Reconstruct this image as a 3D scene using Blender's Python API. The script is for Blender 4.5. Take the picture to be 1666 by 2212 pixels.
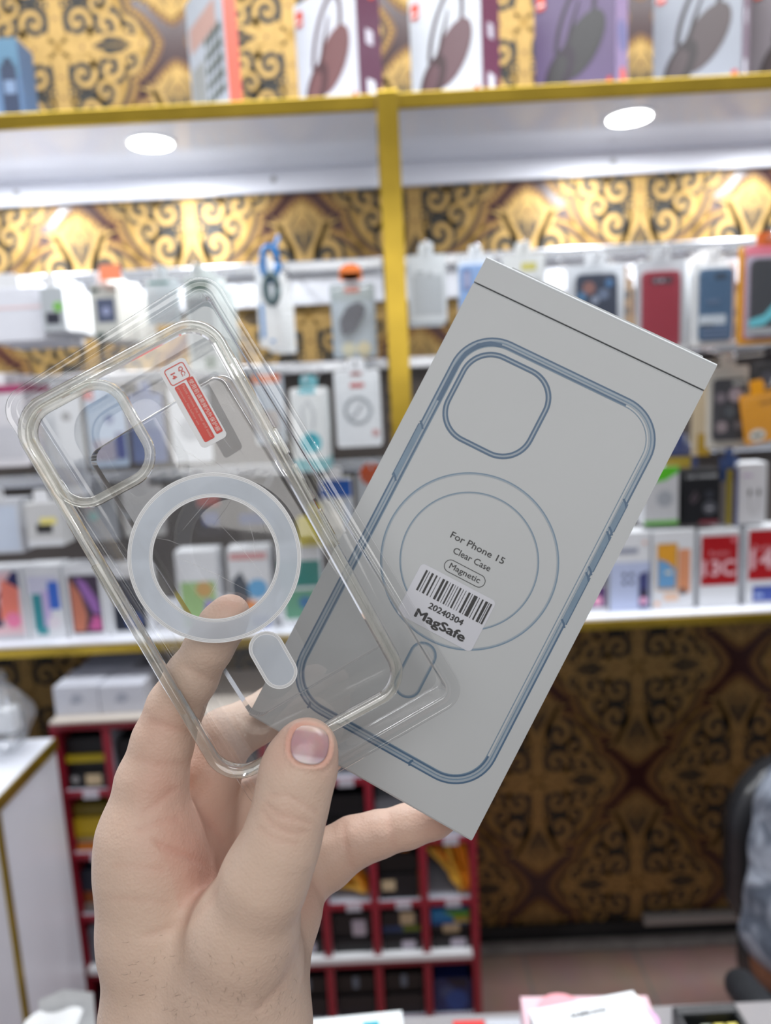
import bpy, math, random
import numpy as np
from mathutils import Vector, Matrix
random.seed(7)
for o in list(bpy.data.objects): bpy.data.objects.remove(o)
SC = bpy.context.scene
COL = SC.collection

# ------------------------------------------------------------------ camera
F, CX, CY = 1600.0, 833.0, 1106.0            # focal length and centre for a 1666 x 2212 frame
CP = Vector((0.0, 0.0, 1.53))
PITCH, ROLL, YAW = math.radians(9.23), math.radians(2.9), math.radians(0.45)
cam_d = bpy.data.cameras.new('camera'); cam = bpy.data.objects.new('camera', cam_d); COL.objects.link(cam)
cam_d.sensor_fit = 'VERTICAL'; cam_d.sensor_height = 36.0; cam_d.lens = F * 36.0 / 2212.0
cam_d.clip_start = 0.01; cam_d.clip_end = 50
ROT = Matrix.Rotation(YAW, 3, 'Z') @ Matrix.Rotation(math.radians(90) - PITCH, 3, 'X') @ Matrix.Rotation(-ROLL, 3, 'Z')
cam.matrix_world = Matrix.Translation(CP) @ ROT.to_4x4()
cam_d.dof.use_dof = True; cam_d.dof.focus_distance = 0.270; cam_d.dof.aperture_fstop = 7.0; cam_d.dof.aperture_blades = 0
SC.camera = cam

# ------------------------------------------------------------------ light and exposure
SC.view_settings.view_transform = 'Standard'; SC.view_settings.look = 'None'
SC.view_settings.gamma = 1.0; SC.view_settings.use_curve_mapping = False
SC.view_settings.exposure = 0.42
wd = bpy.data.worlds.new('world'); SC.world = wd; wd.use_nodes = True
bgn = wd.node_tree.nodes['Background']; bgn.inputs[0].default_value = (0.90, 0.95, 1.0, 1); bgn.inputs[1].default_value = 0.03
SC.cycles.max_bounces = 10; SC.cycles.transparent_max_bounces = 24; SC.cycles.transmission_bounces = 8; SC.cycles.glossy_bounces = 4; SC.cycles.diffuse_bounces = 4
SC.cycles.caustics_reflective = False; SC.cycles.caustics_refractive = False
def area_lamp(name, loc, size, power, rot=(0, 0, 0), col=(1, 0.98, 0.96), sy=None):
    l = bpy.data.lights.new(name, 'AREA'); l.energy = power; l.color = col; l.size = size
    if sy: l.shape = 'RECTANGLE'; l.size_y = sy
    o = bpy.data.objects.new(name, l); o.location = loc; o.rotation_euler = rot; COL.objects.link(o); return o
area_lamp('front_fill_lamp', (0.05, -0.55, 1.92), 1.3, 6.4, rot=(math.radians(58), 0, 0), sy=0.8)  # unseen soft panel added behind the camera to light hand and box
area_lamp('aisle_strip_lamp', (0.25, 1.02, 2.88), 3.2, 44, sy=0.25, col=(0.94, 0.97, 1.0))

# ------------------------------------------------------------------ helpers
def cam3(px, py, d):                          # world point seen at a pixel, at depth d along the camera axis
    return CP + ROT @ Vector(((px - CX) / F * d, -(py - CY) / F * d, -d))
def at(px, py, Y):                            # world point seen at a pixel, on the plane y = Y
    r = ROT @ Vector(((px - CX) / F, -(py - CY) / F, -1.0)); return CP + r * ((Y - CP.y) / r.y)
def link(o): COL.objects.link(o); return o
def lin(c): return tuple(((v / 255) / 12.92 if v / 255 <= 0.04045 else ((v / 255 + 0.055) / 1.055) ** 2.4) for v in c)
MATS = {}
def mat(name, col, rough=0.5, metal=0.0, spec=0.5, var=0.06, scale=60.0, bump=0.0, emit=None, trans=None, coat=0.0):
    if name in MATS: return MATS[name]
    m = bpy.data.materials.new(name); m.use_nodes = True; nt = m.node_tree; b = nt.nodes['Principled BSDF']
    c = lin(col) if max(col) > 1.001 else col
    tc = nt.nodes.new('ShaderNodeTexCoord'); nz = nt.nodes.new('ShaderNodeTexNoise'); nz.inputs['Scale'].default_value = scale; nz.inputs['Detail'].default_value = 4
    nt.links.new(tc.outputs['Object'], nz.inputs['Vector'])
    mx = nt.nodes.new('ShaderNodeMix'); mx.data_type = 'RGBA'
    mx.inputs['A'].default_value = tuple(v * (1 - var) for v in c) + (1,); mx.inputs['B'].default_value = tuple(min(1, v * (1 + var)) for v in c) + (1,)
    nt.links.new(nz.outputs['Fac'], mx.inputs['Factor']); nt.links.new(mx.outputs['Result'], b.inputs['Base Color'])
    b.inputs['Roughness'].default_value = rough; b.inputs['Metallic'].default_value = metal; b.inputs['Specular IOR Level'].default_value = spec
    if coat: b.inputs['Coat Weight'].default_value = coat; b.inputs['Coat Roughness'].default_value = 0.12
    if bump:
        bp = nt.nodes.new('ShaderNodeBump'); bp.inputs['Strength'].default_value = bump; bp.inputs['Distance'].default_value = 0.002
        nt.links.new(nz.outputs['Fac'], bp.inputs['Height']); nt.links.new(bp.outputs['Normal'], b.inputs['Normal'])
    if emit: b.inputs['Emission Color'].default_value = tuple(emit[:3]) + (1,); b.inputs['Emission Strength'].default_value = emit[3]
    MATS[name] = m; return m
def C(r, g, b, rough=0.45): return mat('ink_%d_%d_%d' % (r, g, b), (r, g, b), rough, var=0.04)
def film(name, tint, haze_col, haze, gloss=0.35, rough=0.06, bump=0.0, bscale=90, ior=1.5, hazevar=0.0, graze=0.0):
    """thin clear plastic: see-through sheet with a glossy skin and a little milky haze"""
    if name in MATS: return MATS[name]
    m = bpy.data.materials.new(name); m.use_nodes = True; nt = m.node_tree; nt.nodes.clear(); N = nt.nodes.new; L = nt.links.new
    out = N('ShaderNodeOutputMaterial'); tr = N('ShaderNodeBsdfTransparent'); tr.inputs[0].default_value = tint + (1,)
    df = N('ShaderNodeBsdfDiffuse'); df.inputs[0].default_value = haze_col + (1,); tl = N('ShaderNodeBsdfTranslucent'); tl.inputs[0].default_value = haze_col + (1,)
    dm = N('ShaderNodeMixShader'); dm.inputs[0].default_value = 0.5; L(df.outputs[0], dm.inputs[1]); L(tl.outputs[0], dm.inputs[2])
    m1 = N('ShaderNodeMixShader'); m1.inputs[0].default_value = haze; L(tr.outputs[0], m1.inputs[1]); L(dm.outputs[0], m1.inputs[2])
    gl = N('ShaderNodeBsdfGlossy'); gl.inputs['Roughness'].default_value = rough
    fl_ = N('ShaderNodeLayerWeight'); fl_.inputs['Blend'].default_value = 0.5; f5 = N('ShaderNodeMath'); f5.operation = 'POWER'; f5.inputs[1].default_value = 5.0; L(fl_.outputs['Facing'], f5.inputs[0]); fr = N('ShaderNodeMath'); fr.operation = 'MULTIPLY_ADD'; fr.inputs[1].default_value = 0.95; fr.inputs[2].default_value = 0.045; L(f5.outputs[0], fr.inputs[0])
    mu = N('ShaderNodeMath'); mu.operation = 'MULTIPLY'; mu.inputs[1].default_value = gloss; mu.use_clamp = True; L(fr.outputs[0], mu.inputs[0])
    m2 = N('ShaderNodeMixShader'); L(mu.outputs[0], m2.inputs[0]); L(m1.outputs[0], m2.inputs[1]); L(gl.outputs[0], m2.inputs[2]); L(m2.outputs[0], out.inputs[0])
    tc = N('ShaderNodeTexCoord'); nz = N('ShaderNodeTexNoise'); nz.inputs['Scale'].default_value = bscale; nz.inputs['Detail'].default_value = 3; L(tc.outputs['Object'], nz.inputs[0])
    if bump:
        bp = N('ShaderNodeBump'); bp.inputs['Strength'].default_value = bump; bp.inputs['Distance'].default_value = 0.001
        L(nz.outputs['Fac'], bp.inputs['Height']); L(bp.outputs['Normal'], gl.inputs['Normal']); L(bp.outputs['Normal'], fl_.inputs['Normal'])
    if hazevar:
        mr = N('ShaderNodeMapRange'); mr.inputs['From Min'].default_value = 0.3; mr.inputs['From Max'].default_value = 0.7
        mr.inputs['To Min'].default_value = haze * (1 - hazevar); mr.inputs['To Max'].default_value = haze * (1 + hazevar); L(nz.outputs['Fac'], mr.inputs['Value']); L(mr.outputs[0], m1.inputs[0])
    if graze:
        lw = N('ShaderNodeLayerWeight'); lw.inputs['Blend'].default_value = 0.5
        pw = N('ShaderNodeMath'); pw.operation = 'POWER'; pw.inputs[1].default_value = 2.2; L(lw.outputs['Facing'], pw.inputs[0])
        ma = N('ShaderNodeMath'); ma.operation = 'MULTIPLY_ADD'; ma.inputs[1].default_value = graze; ma.use_clamp = True; L(pw.outputs[0], ma.inputs[0])
        if hazevar: L(mr.outputs[0], ma.inputs[2])
        else: ma.inputs[2].default_value = haze
        L(ma.outputs[0], m1.inputs[0])
    MATS[name] = m; return m

class MB:
    """collects polygons, builds ONE mesh object"""
    def __init__(s): s.v = []; s.f = []; s.m = []; s.mats = []; s.T = Matrix.Identity(4); s.smooth = False
    def mi(s, m):
        if m not in s.mats: s.mats.append(m)
        return s.mats.index(m)
    def add(s, vs, fs, m):
        n = len(s.v); k = s.mi(m)
        s.v += [tuple(s.T @ Vector(p)) for p in vs]; s.f += [tuple(i + n for i in f) for f in fs]; s.m += [k] * len(fs); return s
    def quad(s, x0, x1, z0, z1, y, m): return s.add([(x0, y, z0), (x1, y, z0), (x1, y, z1), (x0, y, z1)], [(0, 1, 2, 3)], m)
    def box(s, a, b, m, bev=0.0):
        x0, y0, z0 = a; x1, y1, z1 = b
        if bev <= 0:
            return s.add([(x0,y0,z0),(x1,y0,z0),(x1,y1,z0),(x0,y1,z0),(x0,y0,z1),(x1,y0,z1),(x1,y1,z1),(x0,y1,z1)],
                         [(0,3,2,1),(4,5,6,7),(0,1,5,4),(1,2,6,5),(2,3,7,6),(3,0,4,7)], m)
        e = min(bev, (x1-x0)*.45, (y1-y0)*.45, (z1-z0)*.45)
        lp = []
        for (z, i) in ((z0, e), (z0+e*.3, e*.3), (z0+e, 0), (z1-e, 0), (z1-e*.3, e*.3), (z1, e)):
            lp.append([(x0+i+e*.4*(0 if i else 1)*0, y0+i, z), (x1-i, y0+i, z), (x1-i, y1-i, z), (x0+i, y1-i, z)])
        vs = [p for l in lp for p in l]; fs = [(0,3,2,1)]
        for k in range(5):
            for j in range(4): fs.append((4*k+j, 4*k+(j+1)%4, 4*k+4+(j+1)%4, 4*k+4+j))
        fs.append((20,21,22,23)); return s.add(vs, fs, m)
    def cyl(s, a, b, r0, r1, m, n=20, caps=True):
        a = Vector(a); b = Vector(b); d = (b-a).normalized(); u = d.orthogonal().normalized(); w = d.cross(u)
        vs = []
        for (c, r) in ((a, r0), (b, r1)):
            for k in range(n): t = 2*math.pi*k/n; vs.append(tuple(c + u*(r*math.cos(t)) + w*(r*math.sin(t))))
        fs = [(k, (k+1)%n, n+(k+1)%n, n+k) for k in range(n)]
        if caps: fs += [tuple(range(n))[::-1], tuple(range(n, 2*n))]
        return s.add(vs, fs, m)
    def tube(s, pts, r, m, n=10):
        pts = [Vector(p) for p in pts]; vs = []; fs = []
        rr = r if isinstance(r, (list, tuple)) else [r]*len(pts)
        up = None
        for i, p in enumerate(pts):
            d = (pts[min(i+1, len(pts)-1)] - pts[max(i-1, 0)]).normalized()
            if up is None: up = d.orthogonal().normalized()
            u = (up - d*up.dot(d)).normalized(); up = u; w = d.cross(u)
            for k in range(n): t = 2*math.pi*k/n; vs.append(tuple(p + u*(rr[i]*math.cos(t)) + w*(rr[i]*math.sin(t))))
        for i in range(len(pts)-1):
            for k in range(n): fs.append((i*n+k, i*n+(k+1)%n, (i+1)*n+(k+1)%n, (i+1)*n+k))
        fs += [tuple(range(n))[::-1], tuple(range((len(pts)-1)*n, len(pts)*n))]
        return s.add(vs, fs, m)
    def ribbon(s, pts, w, y, m, closed=False):   # flat strip in the xz plane
        n = len(pts); ww = w if isinstance(w, (list, tuple)) else [w]*n; vs = []; fs = []
        for i in range(n):
            a = pts[(i-1) % n] if (closed or i > 0) else pts[i]; b = pts[(i+1) % n] if (closed or i < n-1) else pts[i]
            dx, dz = b[0]-a[0], b[1]-a[1]; l = math.hypot(dx, dz) or 1; nx, nz = -dz/l, dx/l
            vs += [(pts[i][0]+nx*ww[i]/2, y, pts[i][1]+nz*ww[i]/2), (pts[i][0]-nx*ww[i]/2, y, pts[i][1]-nz*ww[i]/2)]
        for i in range(n if closed else n-1): j = (i+1) % n; fs.append((2*i, 2*i+1, 2*j+1, 2*j))
        return s.add(vs, fs, m)
    def poly(s, pts, y, m):                     # star-shaped outline in the xz plane
        n = len(pts); cx = sum(p[0] for p in pts)/n; cz = sum(p[1] for p in pts)/n
        return s.add([(p[0], y, p[1]) for p in pts] + [(cx, y, cz)], [(i, (i+1) % n, n) for i in range(n)], m)
    def disc(s, cx, cz, r, y, m, n=24, sz=None):
        return s.poly([(cx + r*math.cos(2*math.pi*k/n), cz + (sz or r)*math.sin(2*math.pi*k/n)) for k in range(n)], y, m)
    def text(s, txt, x, z, width, y, m, height=None, center=False, bold=0.0, rot=0.0):
        vs, fs, (x0, x1, z0, z1) = glyphs(txt, bold)
        k = width / max(1e-6, x1-x0); kz = k if height is None else height / max(1e-6, z1-z0)
        ox = x - (width/2 if center else 0); ca, sa = math.cos(rot), math.sin(rot); pts = []
        for (a, b) in vs:
            px, pz = (a-x0)*k + ox - x, (b-z0)*kz
            pts.append((x + px*ca - pz*sa, y, z + px*sa + pz*ca))
        return s.add(pts, fs, m)
    def build(s, name, parent=None, loc=None, smooth=None):
        me = bpy.data.meshes.new(name); me.from_pydata(s.v, [], s.f)
        for m in s.mats: me.materials.append(m)
        me.polygons.foreach_set('material_index', s.m)
        if smooth or (smooth is None and s.smooth): me.polygons.foreach_set('use_smooth', [True]*len(s.f))
        me.update(); o = link(bpy.data.objects.new(name, me))
        if parent: o.parent = parent
        if loc: o.location = loc
        return o
GL = {}
def glyphs(txt, bold=0.0):
    key = (txt, bold)
    if key in GL: return GL[key]
    cu = bpy.data.curves.new('t', 'FONT'); cu.body = txt; cu.resolution_u = 3; cu.offset = bold; cu.fill_mode = 'FRONT'
    o = bpy.data.objects.new('t', cu); COL.objects.link(o); dg = bpy.context.evaluated_depsgraph_get(); dg.update()
    me = bpy.data.meshes.new_from_object(o.evaluated_get(dg)); vs = [(v.co.x, v.co.y) for v in me.vertices]; fs = [tuple(p.vertices) for p in me.polygons]
    bpy.data.objects.remove(o); bpy.data.meshes.remove(me)
    xs = [v[0] for v in vs] or [0, 1]; zs = [v[1] for v in vs] or [0, 1]
    GL[key] = (vs, fs, (min(xs), max(xs), min(zs), max(zs))); return GL[key]
def rrect(w, h, r, n=10, cx=0, cz=0):
    r = max(1e-6, min(r, w/2-1e-6, h/2-1e-6)); out = []
    for (sx, sz, a0) in ((1, 1, 0), (-1, 1, 90), (-1, -1, 180), (1, -1, 270)):
        for k in range(n+1): t = math.radians(a0 + 90*k/n); out.append((cx + sx*(w/2-r) + r*math.cos(t), cz + sz*(h/2-r) + r*math.sin(t)))
    return out
def rslab(mb, w, h, r, y0, y1, m, cx=0, cz=0, n=6, ms=None):   # rounded slab in xz, thick along y (y0 = front)
    p = rrect(w, h, r, n, cx, cz); k = len(p)
    vs = [(a, y0, b) for a, b in p] + [(a, y1, b) for a, b in p]
    mb.add(vs, [tuple(range(k)), tuple(range(2*k-1, k-1, -1))], m); mb.add(vs, [(i, k+i, k+(i+1) % k, (i+1) % k) for i in range(k)], ms or m); return mb
def sweep(mb, prof, w, h, r, m, closed=False, cap_first=False, cap_last=False, n=12, cx=0, cz=0):
    """loops of rounded rectangles: prof = [(inset, y)], y towards -y is towards the viewer"""
    vs = []; fs = []; k = None
    for (ins, y) in prof:
        p = rrect(w-2*ins, h-2*ins, max(r-ins, 0.0015), n, cx, cz); k = len(p); vs += [(a, y, b) for a, b in p]
    L = len(prof)
    for i in range(L if closed else L-1):
        j = (i+1) % L
        for q in range(k): fs.append((i*k+q, i*k+(q+1) % k, j*k+(q+1) % k, j*k+q))
    if cap_last: fs.append(tuple(range((L-1)*k, L*k)))
    if cap_first: fs.append(tuple(range(k))[::-1])
    return mb.add(vs, fs, m)
def tag(o, label=None, cat=None, group=None, kind=None):
    if label: o['label'] = label
    if cat: o['category'] = cat
    if group: o['group'] = group
    if kind: o['kind'] = kind
    return o
def thing(name, label, cat, loc=(0, 0, 0), rz=0.0, group=None):
    o = link(bpy.data.objects.new(name, None)); o.empty_display_size = 0.03; o.location = loc; o.rotation_euler = (0, 0, rz); return tag(o, label, cat, group)
def copy_tree(o, label, loc=None, group=None):
    c = o.copy(); COL.objects.link(c); c['label'] = label
    if loc is not None: c.location = loc
    if group: c['group'] = group
    for ch in o.children:
        d = ch.copy(); COL.objects.link(d); d.parent = c
        for g in ch.children: e = g.copy(); COL.objects.link(e); e.parent = d
    return c
WHITE = mat('white_card', (0.80, 0.81, 0.83), 0.45, var=0.02)
GOLD = mat('gold_strip', (0.44, 0.30, 0.035), 0.28, metal=0.75, var=0.25, scale=14)
LAM = mat('white_laminate', (0.78, 0.80, 0.87), 0.16, var=0.02)
# ------------------------------------------------------------------ the room
YW, YF = 1.85, 1.50                            # wall face, shelf fronts
XL, XR, ZC, YB = -1.75, 2.35, 2.95, -2.2
MAROON = mat('wallpaper_maroon', (0.045, 0.011, 0.011), 0.28, spec=0.6, var=0.15, scale=30)
PGOLD = mat('wallpaper_gold', (0.37, 0.235, 0.078), 0.58, metal=0.85, var=0.28, scale=26)
PGOLD2 = mat('wallpaper_pale_gold', (0.46, 0.305, 0.115), 0.56, metal=0.85, var=0.2, scale=40)
PTAN = mat('wallpaper_bead', (0.17, 0.078, 0.03), 0.45, metal=0.1, var=0.2, scale=40)
PBLACK = mat('wallpaper_black', (0.022, 0.02, 0.016), 0.5, var=0.2)
def medallion():
    """one damask medallion: scalloped frame with beads, scrolls and a flowered cross, in local x,z around 0"""
    mb = MB(); A, B = 0.240, 0.254
    def out(k, n=144):
        P = []
        for i in range(n):
            t = 2*math.pi*i/n; c, s = abs(math.cos(t)), abs(math.sin(t))
            p = 1.26; r = 1.0/((c/A)**p + (s/B)**p)**(1/p)
            r *= 0.925 + 0.105*abs(math.cos(4*t))**0.7 - 0.025
            P.append((r*k*math.cos(t), r*k*math.sin(t)))
        return P
    mb.poly(out(0.985), -0.0004, PTAN); mb.poly(out(0.885), -0.0007, PBLACK); mb.poly(out(0.855), -0.0010, PGOLD)
    for (x, z) in out(0.935): mb.disc(x, z, 0.0045, -0.0012, PGOLD, 6)
    def spiral(x, z, r, a0, turns, sgn, w0, w1, m, y, n=26):
        pts = []; ws = []
        for i in range(n):
            f = i/(n-1); a = a0 + sgn*turns*2*math.pi*f; rr = r*(1-f)**0.8 + 0.003; pts.append((x + rr*math.cos(a), z + rr*math.sin(a))); ws.append(w0 + (w1-w0)*f)
        mb.ribbon(pts, ws, y, m); mb.disc(pts[-1][0], pts[-1][1], w1*0.9, y-0.0001, m, 8)
    S = [(0.050, 0.050, 0.034, 3.6, 1.25, 1), (0.056, 0.122, 0.040, 4.2, 1.25, -1), (0.112, 0.040, 0.038, 2.9, 1.2, 1), (0.098, 0.086, 0.027, 1.2, 1.15, -1), (0.036, 0.182, 0.024, 5.0, 1.15, 1), (0.160, 0.026, 0.024, 2.0, 1.15, -1), (0.020, 0.085, 0.013, 0.5, 1.0, 1), (0.082, 0.016, 0.012, 0.5, 1.0, 1)]
    for sx in (1, -1):
        for sz in (1, -1):
            for (x, z, r, a0, tn, sg) in S:
                a = a0 if sx > 0 else math.pi - a0; g = sg*sx
                if sz < 0: a = -a; g = -g
                mb.disc(x*sx, z*sz, r*1.03, -0.0013, PBLACK, 20)
                spiral(x*sx, z*sz - 0.002, r*0.92, a + 0.25*g, tn, g, r*0.46, r*0.20, PGOLD2, -0.0020)
            for k in range(5):                 # acanthus leaves fanning off the stem ends
                t = 0.25 + 0.22*k; pts = [(0.012*sx, 0.10*sz), (0.03*sx*math.sin(t)*2, (0.14+0.03*k*.4)*sz), ((0.055+0.010*k)*math.sin(t)*sx, (0.175+0.050*math.cos(t))*sz)]
                mb.ribbon(pts, [0.010, 0.009, 0.003], -0.0023, PGOLD2)
                mb.ribbon([(p[0]+0.003*sx, p[1]-0.004*sz) for p in pts], [0.004, 0.004, 0.001], -0.0022, PBLACK)
    for s in (1, -1):
        mb.poly([(0.020, 0.01*s), (0.013, 0.08*s), (0.024, 0.15*s), (0.046, 0.19*s), (0.03, 0.215*s), (0, 0.235*s), (-0.03, 0.215*s), (-0.046, 0.19*s), (-0.024, 0.15*s), (-0.013, 0.08*s), (-0.020, 0.01*s)], -0.0026, PGOLD2)
        mb.poly([(0.01*s, 0.018), (0.07*s, 0.012), (0.11*s, 0.026), (0.155*s, 0.020), (0.205*s, 0.008), (0.205*s, -0.008), (0.155*s, -0.020), (0.11*s, -0.026), (0.07*s, -0.012), (0.01*s, -0.018)], -0.0026, PGOLD2)
        for q in range(7):                     # fine veins on the flowered stem ends
            for e in (-1, 1):
                x1 = 0.004+0.005*q; mb.ribbon([(e*x1*0.4, s*(0.120+0.004*q)), (e*x1*0.7, s*0.165), (e*x1*1.15, s*(0.205-0.0022*q))], [0.0012, 0.0026, 0.001], -0.0029, PBLACK)
                mb.ribbon([(s*(0.075+0.004*q), e*x1*0.25), (s*0.110, e*x1*0.5), (s*(0.165-0.003*q), e*x1*0.35)], [0.0010, 0.0022, 0.001], -0.0029, PBLACK)
                mb.disc(e*(0.012+0.003*q), s*(0.212-0.004*q), 0.0025, -0.0030, PBLACK, 6)
        for q in (0.035, 0.06, 0.09, 0.12): mb.disc(0.0, q*s*1.6, 0.004, -0.0028, PTAN, 8); mb.disc(q*1.55*s, 0.0, 0.004, -0.0028, PTAN, 8)
    return mb
med = medallion(); wall = MB(); wall.quad(XL, XR, 0, ZC, YW, MAROON)
c0, c1, c2 = at(1375, 1905, YW), at(1160, 1672, YW), at(1590, 1672, YW); c3 = at(1375, 1440, YW)
SX = c2.x - c1.x; SZ = c3.z - c0.z; wall.mats += [m for m in med.mats if m not in wall.mats]
WX0, WZ0 = c0.x, c0.z
mv = np.array(med.v); cnt = 0
for j in range(-8, 9):
    for i in range(-8, 9):
        x = WX0 + (i + (0.5 if j % 2 else 0)) * SX; z = WZ0 + j * SZ / 2
        if x < XL - 0.1 or x > XR + 0.1 or z < -0.2 or z > ZC + 0.1: continue
        n = len(wall.v); k = SX/0.52; kz = SZ/0.56
        wall.v += [(x + a*k, YW + b, z + c*kz) for a, b, c in med.v]; wall.f += [tuple(q + n for q in f) for f in med.f]; wall.m += [wall.mats.index(med.mats[q]) for q in med.m]
tag(wall.build('wall_back'), kind='structure')
PLASTER = mat('wall_paint', (0.62, 0.62, 0.64), 0.6); TILE = None
def tile_floor():
    m = bpy.data.materials.new('floor_tile'); m.use_nodes = True; nt = m.node_tree; b = nt.nodes['Principled BSDF']
    tc = nt.nodes.new('ShaderNodeTexCoord'); br = nt.nodes.new('ShaderNodeTexBrick'); br.offset = 0; br.inputs['Scale'].default_value = 1.0
    br.inputs['Brick Width'].default_value = 0.30; br.inputs['Row Height'].default_value = 0.30; br.inputs['Mortar Size'].default_value = 0.004
    br.inputs['Color1'].default_value = (0.47, 0.31, 0.27, 1); br.inputs['Color2'].default_value = (0.43, 0.28, 0.24, 1); br.inputs['Mortar'].default_value = (0.30, 0.27, 0.25, 1)
    nz = nt.nodes.new('ShaderNodeTexNoise'); nz.inputs['Scale'].default_value = 9; mx = nt.nodes.new('ShaderNodeMix'); mx.data_type = 'RGBA'; mx.blend_type = 'MULTIPLY'; mx.inputs['Factor'].default_value = 0.35
    nt.links.new(tc.outputs['Object'], br.inputs['Vector']); nt.links.new(tc.outputs['Object'], nz.inputs['Vector']); nt.links.new(br.outputs['Color'], mx.inputs['A']); nt.links.new(nz.outputs['Color'], mx.inputs['B'])
    nt.links.new(mx.outputs['Result'], b.inputs['Base Color']); b.inputs['Roughness'].default_value = 0.35; return m
fl = MB(); fl.add([(XL, YB, 0), (XR, YB, 0), (XR, YW, 0), (XL, YW, 0)], [(0, 1, 2, 3)], tile_floor()); tag(fl.build('floor'), kind='structure')
cl = MB(); cl.add([(XL, YB, ZC), (XL, YW, ZC), (XR, YW, ZC), (XR, YB, ZC)], [(0, 1, 2, 3)], mat('ceiling_paint', (0.72, 0.72, 0.72), 0.7)); tag(cl.build('ceiling'), kind='structure')
wl = MB(); wl.add([(XL, YB, 0), (XL, YW, 0), (XL, YW, ZC), (XL, YB, ZC)], [(0, 1, 2, 3)], PLASTER); tag(wl.build('wall_left'), kind='structure')
wr = MB(); wr.add([(XR, YB, 0), (XR, YB, ZC), (XR, YW, ZC), (XR, YW, 0)], [(0, 1, 2, 3)], PLASTER); tag(wr.build('wall_right'), kind='structure')
# black stone skirting, its dusty foot and the white strip lying on it
def marble():
    m = mat('black_marble', (0.025, 0.028, 0.03), 0.3, var=0.9, scale=7); return m
zb = at(1300, 1995, YW-0.012).z; zb0 = 0.0
bb = MB(); bb.box((XL, YW-0.014, 0), (XR, YW-0.0005, zb), marble(), 0.002); tag(bb.build('baseboard_back'), kind='structure')
tr = MB(); xa, xb_ = at(1390, 2020, YW-0.02).x, at(1640, 2020, YW-0.02).x
tr.box((xa, YW-0.03, zb), (xb_, YW-0.004, zb+0.022), mat('trim_white', (0.5, 0.49, 0.46), 0.5), 0.003); tag(tr.build('trim_1'), kind='structure')
df = MB(); df.box((XL, YW-0.05, 0.0), (XR, YW-0.014, 0.012), mat('dusty_grout', (0.36, 0.34, 0.32), 0.8, var=0.5, scale=25), 0.004); tag(df.build('trim_2'), kind='structure')

# ------------------------------------------------------------------ upper shelf with its downlights
zs = at(838, 237, YF).z                        # underside of the upper shelf
zp = at(850, 402, YW-0.02).z                   # lower edge of the white back panel
XP = at(852, 560, YF).x                        # gold upright
T_SH = 0.028
def upper_shelf(x0, x1, label):
    t = thing('wall_shelf', label, 'shelf', ((x0+x1)/2, YF, zs)); w = (x1-x0)/2
    b = MB(); b.box((-w, 0.004, 0), (w, YW-YF-0.003, T_SH-0.002), LAM); b.build('shelf_board', t)
    g = MB(); g.box((-w, -0.004, 0.0), (w, 0.0035, T_SH), GOLD, 0.002); g.build('edge_strip', t)
    p = MB(); p.box((-w, YW-YF-0.022, zp-zs), (w, YW-YF-0.003, -0.001), LAM, 0.002); p.build('back_panel', t)
    s = MB()
    for k in (-0.35, 0.02, 0.45): s.cyl((k*w*1.6, YW-YF-0.0245, (zp-zs)*0.45), (k*w*1.6, YW-YF-0.021, (zp-zs)*0.45), 0.007, 0.007, mat('screw_cap', (0.35, 0.35, 0.36), 0.4), 12)
    s.build('screw_cap', t); return t
upper_shelf(XL+0.01, XP-0.021, 'white upper wall shelf with gold edge, left of the gold upright')
upper_shelf(XP+0.021, XR-0.01, 'white upper wall shelf with gold edge, right of the gold upright')
YL = YF + 0.105
def downlight(px, py, label):
    q = at(px, py, YL); r = 0.043
    t = thing('downlight', label, 'light', (q.x, YL, zs), group='downlights under the upper shelf')
    rm = MB(); rm.cyl((0, 0, -0.004), (0, 0, -0.0005), r+0.006, r+0.006, WHITE, 32); rm.build('rim', t)
    ln = MB(); ln.cyl((0, 0, -0.006), (0, 0, -0.0041), r, r, mat('lit_diffuser', (0.9, 0.9, 0.9), 0.4, emit=(1, 0.99, 0.96, 9.0)), 32); ln.build('diffuser', t)
    l = bpy.data.lights.new('downlight_lamp', 'AREA'); l.shape = 'DISK'; l.size = 0.08; l.energy = 3.6; l.color = (0.96, 0.98, 1.0)
    o = link(bpy.data.objects.new('downlight_lamp', l)); o.location = (q.x, YL, zs-0.011)
    return t
for px, lb in ((325, 'round lit downlight in the left upper shelf'), (1360, 'round lit downlight in the right upper shelf'), (-110, 'round lit downlight beyond the left end of the picture'), (1795, 'round lit downlight beyond the right end of the picture')):
    downlight(px, 300 - 0.05*(px-325), lb)
# gold upright
up = MB(); zl0 = at(1350, 1334, YF).z
up.box((-0.020, -0.012, -(zs+T_SH-zl0)), (0.020, 0.010, 0.0), GOLD, 0.003)
u = up.build('upright_post', loc=(XP, YF-0.012, zs-0.001+T_SH)); tag(u, 'flat gold upright post between the two wall bays', 'post')
# lower shelf
lo = thing('wall_shelf', 'white lower shelf with gold front edge carrying the row of boxed phones', 'shelf', (0.3, YF, zl0))
b = MB(); b.box((XL-0.29, 0.004, -0.020), (XR-0.31, YW-YF-0.003, 0), LAM); b.build('shelf_board', lo)
g = MB(); g.box((XL-0.29, -0.004, -0.024), (XR-0.31, 0.0035, -0.004), GOLD, 0.002); g.build('edge_strip', lo)
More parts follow.
